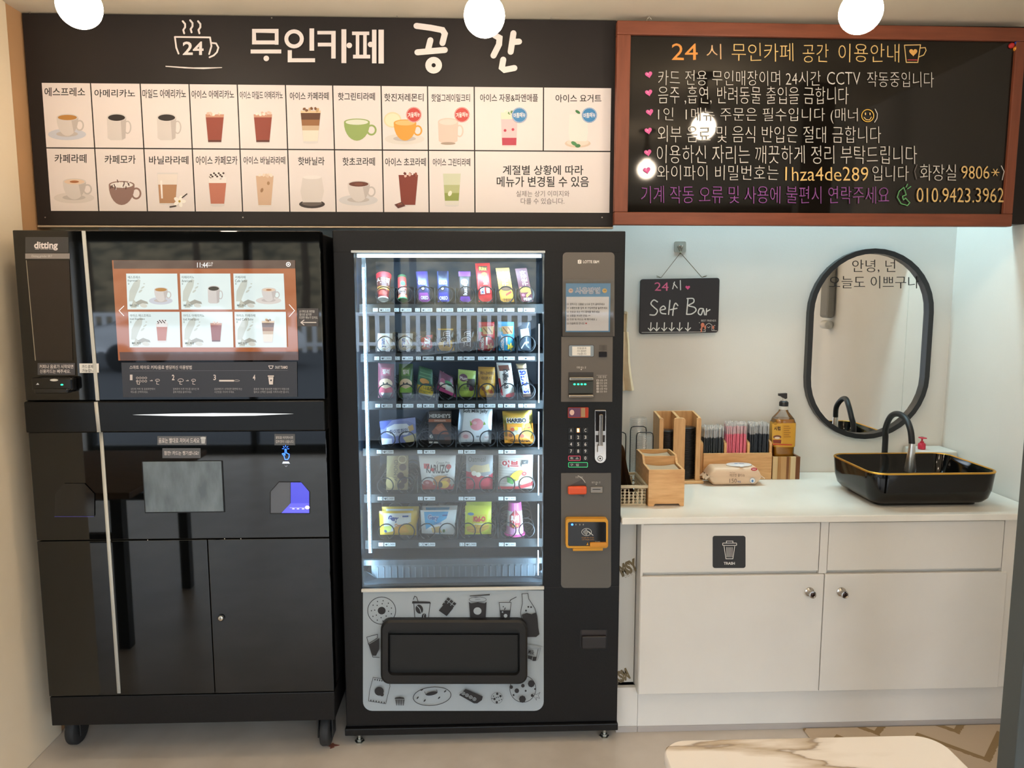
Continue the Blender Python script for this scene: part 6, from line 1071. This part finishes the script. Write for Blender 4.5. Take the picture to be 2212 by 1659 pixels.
# clear lids in a black wire stand
ca = P(1386, 960, yr+.02); czb = P(1386, 985, yr+.02).z
ws = thing('wire_stand', 'black wire lid stand behind the napkin box', 'stand', (ca.x, yr+.02, Zw))
def ystand(x0, x1, yt, y):
    p = [P(x0, yt+9, y), P(x0+2, yt+2, y), P(x0+8, yt, y), P(x1-6, yt, y), P(x1-1, yt+3, y), P(x1, yt+9, y)]; return [Vector((p[0].x, y, Zw+.003))]+p+[Vector((p[-1].x, y, Zw+.003))]
m = MB(); BW = '#16171a:r.35'
m.tube(ystand(1375, 1411, 934, yr-.03), .0022, BW, 8); m.tube(ystand(1362, 1396, 921, yr+.05), .0022, BW, 8); m.tube(ystand(1330, 1352, 934, yr-.03), .0022, BW, 8); m.tube([(P(1330, 0+950, yr-.03).x, yr-.03, Zw+.003), (P(1411, 950, yr-.03).x, yr-.03, Zw+.003)], .0022, BW, 8); m.tube([(P(1362, 950, yr+.05).x, yr+.05, Zw+.003), (P(1396, 950, yr+.05).x, yr+.05, Zw+.003)], .0022, BW, 8)
m.build('wire_frame', ws)
l0 = None; cxx = P(1391, 950, yr+.01).x
for i in range(27):
    if l0 is None:
        m = MB(); R = .037; m.lathe((0, 0, 0), (0, 0, 1), [(R*.9, 0), (R, .0015), (R, .004), (R*.95, .0065), (R*.9, .013)], 'lid_plastic', 28, False); l0 = m.build('clear_lid_ring'); l0['category'] = 'lid'; l0['group'] = 'clear lids in the wire stand'; l0['label'] = 'clear plastic lid stacked in the black wire stand'; o_ = l0
    else: o_ = l0.copy(); COL.objects.link(o_)
    o_.location = (cxx, yr+.01, Zw+.006+.0073*i)
l1 = l0; cxx = P(1380, 930, yr+.085).x
for i in range(34):
    o_ = l1.copy(); COL.objects.link(o_); o_.location = (cxx, yr+.10, Zw+.006+.0073*i); o_['label'] = 'clear plastic lid in the taller rear stack by the wall'; o_['group'] = 'clear lids in the rear stack'
# straw box
sa, sb = cp(1518, 1037), cp(1668, 1037); ys_ = sa.y; szt = P(1590, 979, ys_).z; sdp = .075
st = thing('straw_box', 'long wooden straw box with three compartments of wrapped straws', 'straw box', ((sa.x+sb.x)/2, ys_+sdp/2, Zw))
m = MB(); m.box(sa.x, ys_, Zw, sb.x, ys_+.008, szt, 'bamboo', .0015); m.build('front_panel', st)
m = MB(); m.box(sa.x, ys_+sdp-.008, Zw, sb.x, ys_+sdp, szt+.03, 'bamboo'); m.box(sa.x, ys_+.008, Zw, sb.x, ys_+sdp-.008, Zw+.006, 'bamboo'); m.build('back_panel', st)
xs_ = [P(1518, 965, ys_).x, P(1569, 965, ys_).x, P(1619, 965, ys_).x, P(1667, 965, ys_).x]; zdv = P(1570, 956, ys_).z
for xx in xs_:
    m = MB(); m.prism([(xx-.005, ys_+y, z) for y, z in ((.009, Zw+.006), (.009, zdv-.014), (.012, zdv-.004), (.02, zdv), (.055, zdv+.006), (sdp-.009, zdv+.008), (sdp-.009, Zw+.006))], (.01, 0, 0), 'bamboo_v'); m.build('divider', st)
straws = 0
def straw_mesh(col, h, nm):
    m = MB(); m.lathe((0, 0, 0), (0, 0, 1), [(.0031, 0), (.0031, h)], col, 8); m.lathe((0, 0, h-.002), (0, 0, 1), [(.0046, -.03), (.0044, 0), (.005, .006), (.0038, .013), (.0012, .0165)], 'wrap_film', 7, False)
    o_ = m.build(nm); o_['category'] = 'straw'; return o_
rnd = random.Random(9)
for q, (col, yt, lb) in enumerate((('#34373c:r.3', 921, 'wrapped black straw in the left compartment of the straw box'), ('#e8748a:r.35', 913, 'wrapped pink straw in the middle compartment of the straw box'), ('#2a2e35:r.3', 913, 'wrapped black straw in the right compartment of the straw box'))):
    h = P(1540+48*q, yt+6, ys_+.02).z-Zw-.008; xa, xb = xs_[q]+.0072, xs_[q+1]-.0072; k0 = None; nx = 11
    for r_ in range(6):
        for i in range(nx):
            yy = ys_+.0135+r_*.0092; xx = xa+.002+(xb-xa-.004)*(i+.5*(r_ % 2)*.9)/(nx-.55)
            if k0 is None: k0 = straw_mesh(col, h, 'wrapped_straw'); k0['label'] = lb; k0['group'] = ('black straws, left', 'pink straws', 'black straws, right')[q]; o_ = k0
            else: o_ = k0.copy(); COL.objects.link(o_)
            o_.location = (xx, yy, Zw+.0065); o_.scale = (1, 1, 1+.035*(rnd.random()-.6)); o_.rotation_euler = (.025*(rnd.random()-.5), .03*(rnd.random()-.5), rnd.random()*3)
# striped planter box and syrup bottle
pa, pb = cp(1668.5, 1036), cp(1728, 1037); yp = pa.y; pzt = P(1700, 987, yp).z; pd = .1
pl = thing('striped_wood_box', 'small square box of striped wood holding the syrup bottle', 'box', ((pa.x+pb.x)/2, yp+pd/2, Zw)); px0 = max(pa.x, sb.x+.001)
m = MB(); ws_ = [1668.5, 1679.5, 1687, 1698.5, 1704, 1707.5, 1718.5, 1728]
for i, c in enumerate(('#d8b98a', '#b5854f', '#c79c68', '#8a5a30', '#b98a55', '#e0c79c', '#7d4c28')):
    xa, xb = max(P(ws_[i], 1010, yp).x, px0), P(ws_[i+1], 1010, yp).x
    noise_mat('strip_wood_%d' % i, c, '#%02x%02x%02x' % tuple(max(0, int(c[j:j+2], 16)-14) for j in (1, 3, 5)), 7, .5, .05, (10, 8, 1)); m.box(xa, yp, Zw, xb, yp+.009, pzt, 'strip_wood_%d' % i)
m.build('front_panel', pl); xb = P(1728, 1010, yp).x
for x0_, x1_ in ((px0, px0+.008), (xb-.009, xb)): m = MB(); m.box(x0_, yp+.0092, Zw, x1_, yp+pd, pzt, 'strip_wood_3'); m.build('side_panel', pl)
m = MB(); m.box(px0+.008, yp+pd-.008, Zw, xb-.009, yp+pd, pzt, 'strip_wood_1'); m.box(px0+.008, yp+.0092, Zw, xb-.009, yp+pd-.008, Zw+.006, 'strip_wood_1'); m.build('back_panel', pl)
yb_ = yp+.055; bc = P(1690, 940, yb_); bz = Zw+.007
sb_ = thing('syrup_bottle', 'clear pump bottle of amber syrup standing in the striped wood box', 'bottle', (bc.x, yb_, bz))
def bz_(y): return P(1690, y, yb_).z-bz
bw = (P(1713.5, 930, yb_).x-P(1666, 930, yb_).x)/2
def sqlathe(m, prof, k, p=4.5, caps=True, n=36, sx=1, sy=.8):
    vs = []; fs = []
    for r, h in prof:
        for j in range(n):
            t = 2*PI*j/n; c, s_ = math.cos(t), math.sin(t); e_ = 2/p if r > bw*.6 else 1
            vs.append(Vector((bc.x+sx*r*math.copysign(abs(c)**e_, c), yb_+(sy if r > bw*.6 else 1)*r*math.copysign(abs(s_)**e_, s_), bz+h)))
    mm_ = len(prof); fs = [(i*n+j, i*n+(j+1) % n, (i+1)*n+(j+1) % n, (i+1)*n+j) for i in range(mm_-1) for j in range(n)]
    if caps: fs += [tuple(range(n))[::-1], tuple((mm_-1)*n+j for j in range(n))]
    m.add(vs, fs, k)
m = MB(); sqlathe(m, [(bw*.9, .001), (bw*.94, .004), (bw*.94, bz_(963)), (bw, bz_(955)), (bw, bz_(914)), (bw*.86, bz_(903)), (bw*.42, bz_(888)), (bw*.36, bz_(880))], 'clear_plastic', caps=False); m.build('bottle', sb_)
m = MB(); sqlathe(m, [(bw*.86, .003), (bw*.90, .006), (bw*.90, bz_(963)), (bw*.96, bz_(955)), (bw*.96, bz_(914)), (bw*.84, bz_(903.5))], '#c98a2a:r.15:c.5'); m.build('syrup', sb_, 'amber syrup filling')
m = MB(); sqlathe(m, [(bw*1.004, bz_(962)), (bw*1.012, bz_(960)), (bw*1.012, bz_(914)), (bw*.99, bz_(911))], '#d59c33:r.4', caps=False); d = D(m, lambda x, y, h: P(x, y, yb_-bw*.8*1.02-h), .0008)
d.p([(1668, 915), (1690, 915), (1690, 961), (1668, 958)], '#dba640'); d.t('시럽', 1672, 921, 1686, 930, '#4a2f1c', .04); d.e(1675, 909+6, 4, 3, '#b9862c'); d.e(1679, 944, 9, 4, '#7a4a3a'); d.e(1679, 946, 6, 2.4, '#e2cdbb'); d.p([(1669, 950), (1688, 950), (1687, 958), (1670, 957)], '#8a3a28')
for i in range(6): d.r(1693, 920+4.6*i, 1705+3*(i % 2), 921.4+4.6*i, '#a8742a')
d.p([(1669, 958.5), (1711, 960), (1711, 962), (1669, 961)], '#c9442c'); m.build('label', sb_, 'yellow printed label')
m = MB(); m.lathe((bc.x, yb_, bz+bz_(884)), (0, 0, 1), [(bw*.42, 0), (bw*.42, bz_(877)-bz_(884))], '#d8d4cc:r.4', 20); m.lathe((bc.x, yb_, bz+bz_(876.8)), (0, 0, 1), [(bw*.4, 0), (bw*.4, bz_(869)-bz_(876.8)), (bw*.3, bz_(866)-bz_(876.8))], '#1b1a1b:r.35', 20); m.lathe((bc.x, yb_, bz+bz_(868)), (0, 0, 1), [(bw*.15, 0), (bw*.15, bz_(858)-bz_(868))], '#d9d7d2:r.3', 12); a = P(1690, 862, yb_)
m.prism([(P(x, y, yb_)+Vector((0, -.008, 0))) for x, y in ((1682, 850), (1699, 849), (1699, 860), (1695, 861.5), (1690, 859), (1686, 855.5), (1682, 855))], (0, .016, 0), '#2a2627:r.35'); m.build('pump', sb_, 'black pump head')
# wet tissue pack
ta, tb = cp(1531, 1051), cp(1645, 1051); yt = ta.y; tz = P(1590, 1003, yt+.06).z; ztop = tz-Zw; TP = '#e0bfa0:r.4'
tp = thing('wet_tissue_pack', 'peach plastic pack of wet tissues lying in front of the straw box', 'tissue pack', ((ta.x+tb.x)/2, yt+.05, Zw))
x0, x1 = P(1540, 1030, yt).x, P(1640, 1030, yt).x; dp_ = .095
m = MB()
def tissue(s, t):                            # s along the length, t around the section
    L = .5-abs(s-.5); e_ = min(1, L/.1)**.55; c_ = t*2*PI; r_ = 4.0
    cy, cz_ = math.copysign(abs(math.cos(c_))**(2/r_), math.cos(c_)), math.copysign(abs(math.sin(c_))**(2/r_), math.sin(c_))
    hh = (ztop/2)*max(e_, .05); dd = dp_/2*(.92+.08*e_); x = x0-.012+(x1-x0+.024)*s
    wr = .0018*math.sin(31*t*2+9*s)*(1-e_)
    return Vector((x, yt+dp_/2+.002-cy*dd+wr, Zw+ztop/2*(.55+.45*1)+cz_*hh*.99+wr*.3))
m.grid(tissue, 28, 28, TP)
for sgn, xx in ((-1, x0-.012), (1, x1+.012)):
    vs = []; n_ = 14
    for i in range(n_+1):
        y = yt+.006+(dp_-.01)*i/n_; z = Zw+ztop*.5+.004*math.sin(i*.9); vs += [Vector((xx, y, z+ztop*.0)), Vector((xx+sgn*(.014+.003*(i % 2)), y+.001, z-.012 if sgn > 0 else z-.012))]
    m.add(vs, [(2*i, 2*i+2, 2*i+3, 2*i+1) for i in range(n_)], TP)
m.build('wrapper', tp)
m = MB(); d = D(m, lambda x, y, h: P(x, y, yt-.0008-h), .0003); d.t('깨끗한 물티슈', 1576, 1023.5, 1609, 1030, '#8d6a58', 0); d.t('150', 1576, 1034, 1591.5, 1043, '#6a5048', -.01); d.t('매입', 1593, 1038.5, 1600, 1043, '#5b5c88', .02); d.e(1625.5, 1038, 6, 6, '#e9e6e4'); d.o(1625.5, 1038, 6, 6, .7, '#8aa2c2'); d.e(1625.5, 1039, 2.4, 2.8, '#5a8ac0'); d.t('Wet Tissue', 1576, 1019.5, 1588, 1022, '#a88674'); d.e(1629, 1013.5, 7, 3.6, '#c2343a'); d.t('NEW', 1625, 1012, 1633, 1015, WH, .03); m.build('print', tp)
m = MB(); kc = Vector((P(1595, 1005, yt+.05).x, yt+.045, Zw+ztop+.0005)); m.lathe(kc, (0, 0, 1), [(.03, 0), (.03, .003), (.028, .005), (1e-4, .0055)], '#e4e0de:r.3', 32, True, 1.75)
m.box(kc.x-.008, kc.y-.038, kc.z, kc.x+.008, kc.y-.028, kc.z+.004, '#e4e0de:r.3', .001); d = D(m, lambda x, y, h: Vector((kc.x+x, kc.y-y, kc.z+.0056+h)), .0003); d.e(-.012, 0, .008, .005, '#5a7ab0'); d.t('베베', .0, -.005, .02, .005, '#3b4a86', .03); m.build('lid', tp, 'white oval flip lid')

# ------------------------------------------------------------------ foreground table and rug
zt0 = .72; A_ = [PZ(x, y, zt0) for x, y in ((1432, 1603), (2035, 1592))]
tx0, tx1, ty1 = A_[0].x-.006, PZ(2060, 1625, zt0).x, A_[0].y+.006; ty0 = ty1-(tx1-tx0)
tbn = thing('cafe_table', 'small square white marble-topped cafe table in the foreground', 'table', ((tx0+tx1)/2, (ty0+ty1)/2, 0))
m = MB(); pts = [Vector((x, y, zt0)) for x, y in rrect(tx0, ty0, tx1, ty1, .05, 10)]; m.prism(pts, (0, 0, -.022), 'marble', True, .003); m.build('tabletop', tbn)
tcx, tcy = (tx0+tx1)/2, (ty0+ty1)/2
m = MB(); m.lathe((tcx, tcy, .02), (0, 0, 1), [(.04, 0), (.03, .01), (.028, .66), (.05, .675)], '#1d1d1e:r.4', 24); m.build('pedestal', tbn)
m = MB(); m.box(tcx-.2, tcy-.2, 0, tcx+.2, tcy+.2, .02, '#1d1d1e:r.4', .006); m.build('base', tbn)
r0 = PZ(1736, 1579, 0); m = MB(); m.box(r0.x, 1.45, .0006, XR-.02, YPL-.012, .007, 'chevron_rug', .002); solo(m, 'chevron_rug', 'beige rug with a brown zigzag pattern on the floor before the cabinet', 'rug')

lf = PZ(718, 1612, 0); m = MB(); m.prism([lf+Vector((.012*math.cos(t)*(1.5+math.sin(3*t)), .008*math.sin(t)*(1.3+math.cos(4*t)), .0026)) for t in [2*PI*i/11 for i in range(11)]], (0, 0, -.002), '#6a3a2c:r.8'); solo(m, 'dry_leaf', 'tiny reddish brown dry leaf scrap on the floor between the two machines', 'leaf')

# ------------------------------------------------------------------ things reflected in the black glass
tw = thing('wooden_table', 'wooden table with black trestle legs, seen only as a reflection in the coffee machine', 'table', (-1.95, 1.2, 0))
m = MB(); m.box(-2.5, .75, .72, -1.55, 1.65, .75, 'table_wood', .003); m.build('tabletop', tw)
for y in (.85, 1.55):
    for x in (-2.4, -1.65):
        m = MB(); m.box(x-.025, y-.025, 0, x+.025, y+.025, .72, '#161617:r.4'); m.build('leg', tw)
m = MB(); m.box(-2.38, .84, .5, -1.67, .87, .54, '#161617:r.4'); m.box(-2.38, 1.54, .5, -1.67, 1.57, .54, '#161617:r.4'); m.build('stretcher', tw)
# street outside
m = MB(); m.box(-26, -34, -.12, 22, -2.76, -.06, 'asphalt'); g_ = struct(m, 'ground')
fn = thing('street_railing', 'white street railing across the road, seen only as a reflection', 'railing', (-6, -17, -.06))
m = MB()
for z in (.12, 1.0): m.box(-20, -17.04, z, 10, -16.96, z+.1, '#d9dadc:r.5')
for i in range(101): x = -20+.3*i; m.box(x-.06, -17.03, -.06, x+.06, -16.97, 1.02, '#d9dadc:r.5')
m.build('rail', fn)
m = MB(); m.prism([(-26, -18, -.06), (-26, -30, 6.5), (-26, -34, 6.5), (-26, -34, -.06)], (48, 0, 0), 'hill'); struct(m, 'embankment_ground')
for i, (x, h) in enumerate(((-13, 4), (-9.5, 5), (-6, 4.4), (-2.5, 5), (2, 4.6))):
    t = thing('street_tree', 'bare brown street tree behind the railing', 'tree', (x, -20, 0), 'street trees'); m = MB(); m.tube([(x, -20, .3), (x+.1, -20, 2), (x-.05, -20.1, h+2)], [.16, .13, .05], '#4a3d30:r.9', 8); m.build('trunk', t)
    m = MB(); rnd = random.Random(i)
    for k in range(7): c = Vector((x+(rnd.random()-.5)*2.6, -20.3+rnd.random()*.6, h+rnd.random()*2)); bm = bmesh.new(); bmesh.ops.create_icosphere(bm, subdivisions=2, radius=.6+.5*rnd.random()); m.addbm(bm, 'leaves', Matrix.Translation(c))
    m.build('crown', t)
def car(x, y, label, paint, s=1):
    t = thing('parked_car', label, 'car', (x, y, -.06)); z0 = -.06
    prof = [(-2.2, .45), (-2.25, .75), (-2.1, .98), (-1.6, 1.05), (-.75, 1.4), (.2, 1.43), (1.0, 1.0), (1.95, .9), (2.2, .7), (2.22, .42)]
    m = MB(); n_ = len(prof)
    ring = lambda yy, sc: [Vector((x+s*px_*sc, yy, z0+.3+(pz_-.3)*(1 if pz_ < 1.02 else .97))) for px_, pz_ in prof]
    R = [ring(y-.85, .98), ring(y-.9, 1), ring(y+.9, 1), ring(y+.85, .98)]; vs = [p for r in R for p in r]; fs = [(i*n_+j, i*n_+(j+1) % n_, (i+1)*n_+(j+1) % n_, (i+1)*n_+j) for i in range(3) for j in range(n_)]+[tuple(range(n_)), tuple(3*n_+j for j in range(n_))]
    m.add(vs, fs, paint); m.build('body', t)
    m = MB()
    for yy, q in ((y+.905, 1), (y-.905, -1)): m.prism([(x+s*a_, yy, z0+b_) for a_, b_ in ((-1.45, 1.02), (-.72, 1.34), (.15, 1.37), (.8, 1.02))], (0, .004*q, 0), '#10161c:r.05')
    m.build('side_window', t)
    for wx in (-1.35, 1.4):
        for yy in (y+.8, y-.92): m = MB(); m.lathe((x+s*wx, yy, z0+.31), (0, 1, 0), [(.18, 0), (.31, .01), (.31, .11), (.18, .12)], '#17181a:r.6', 24); m.build('wheel', t)
    for yy in (y+.62, y-.62): m = MB(); m.box(x+s*-2.27 if s > 0 else x+2.1, yy-.3, z0+.78, x+s*-2.1 if s > 0 else x+2.27, yy+.3, z0+.92, '#b3202a:r.2'); m.build('tail_lamp', t)
car(-6.6, -12.4, 'white car parked along the road, seen only as a reflection', '#dfe1e4:r.2'); car(1.1, -5.2, 'dark grey car parked close to the shop, seen only as a reflection', '#4a5460:r.2', -1)
bl = thing('street_building', 'blue-grey building on the hill, seen only as a reflection', 'building', (-9, -31, 0)); m = MB(); m.box(-18, -33, 5, 4, -29.5, 11, '#5f7f9e:r.7'); m.build('wall', bl)
for i in range(6): m = MB(); m.box(-16.5+3.3*i, -29.5, 7, -14.6+3.3*i, -29.42, 9, '#2b3640:r.1'); m.build('window', bl)
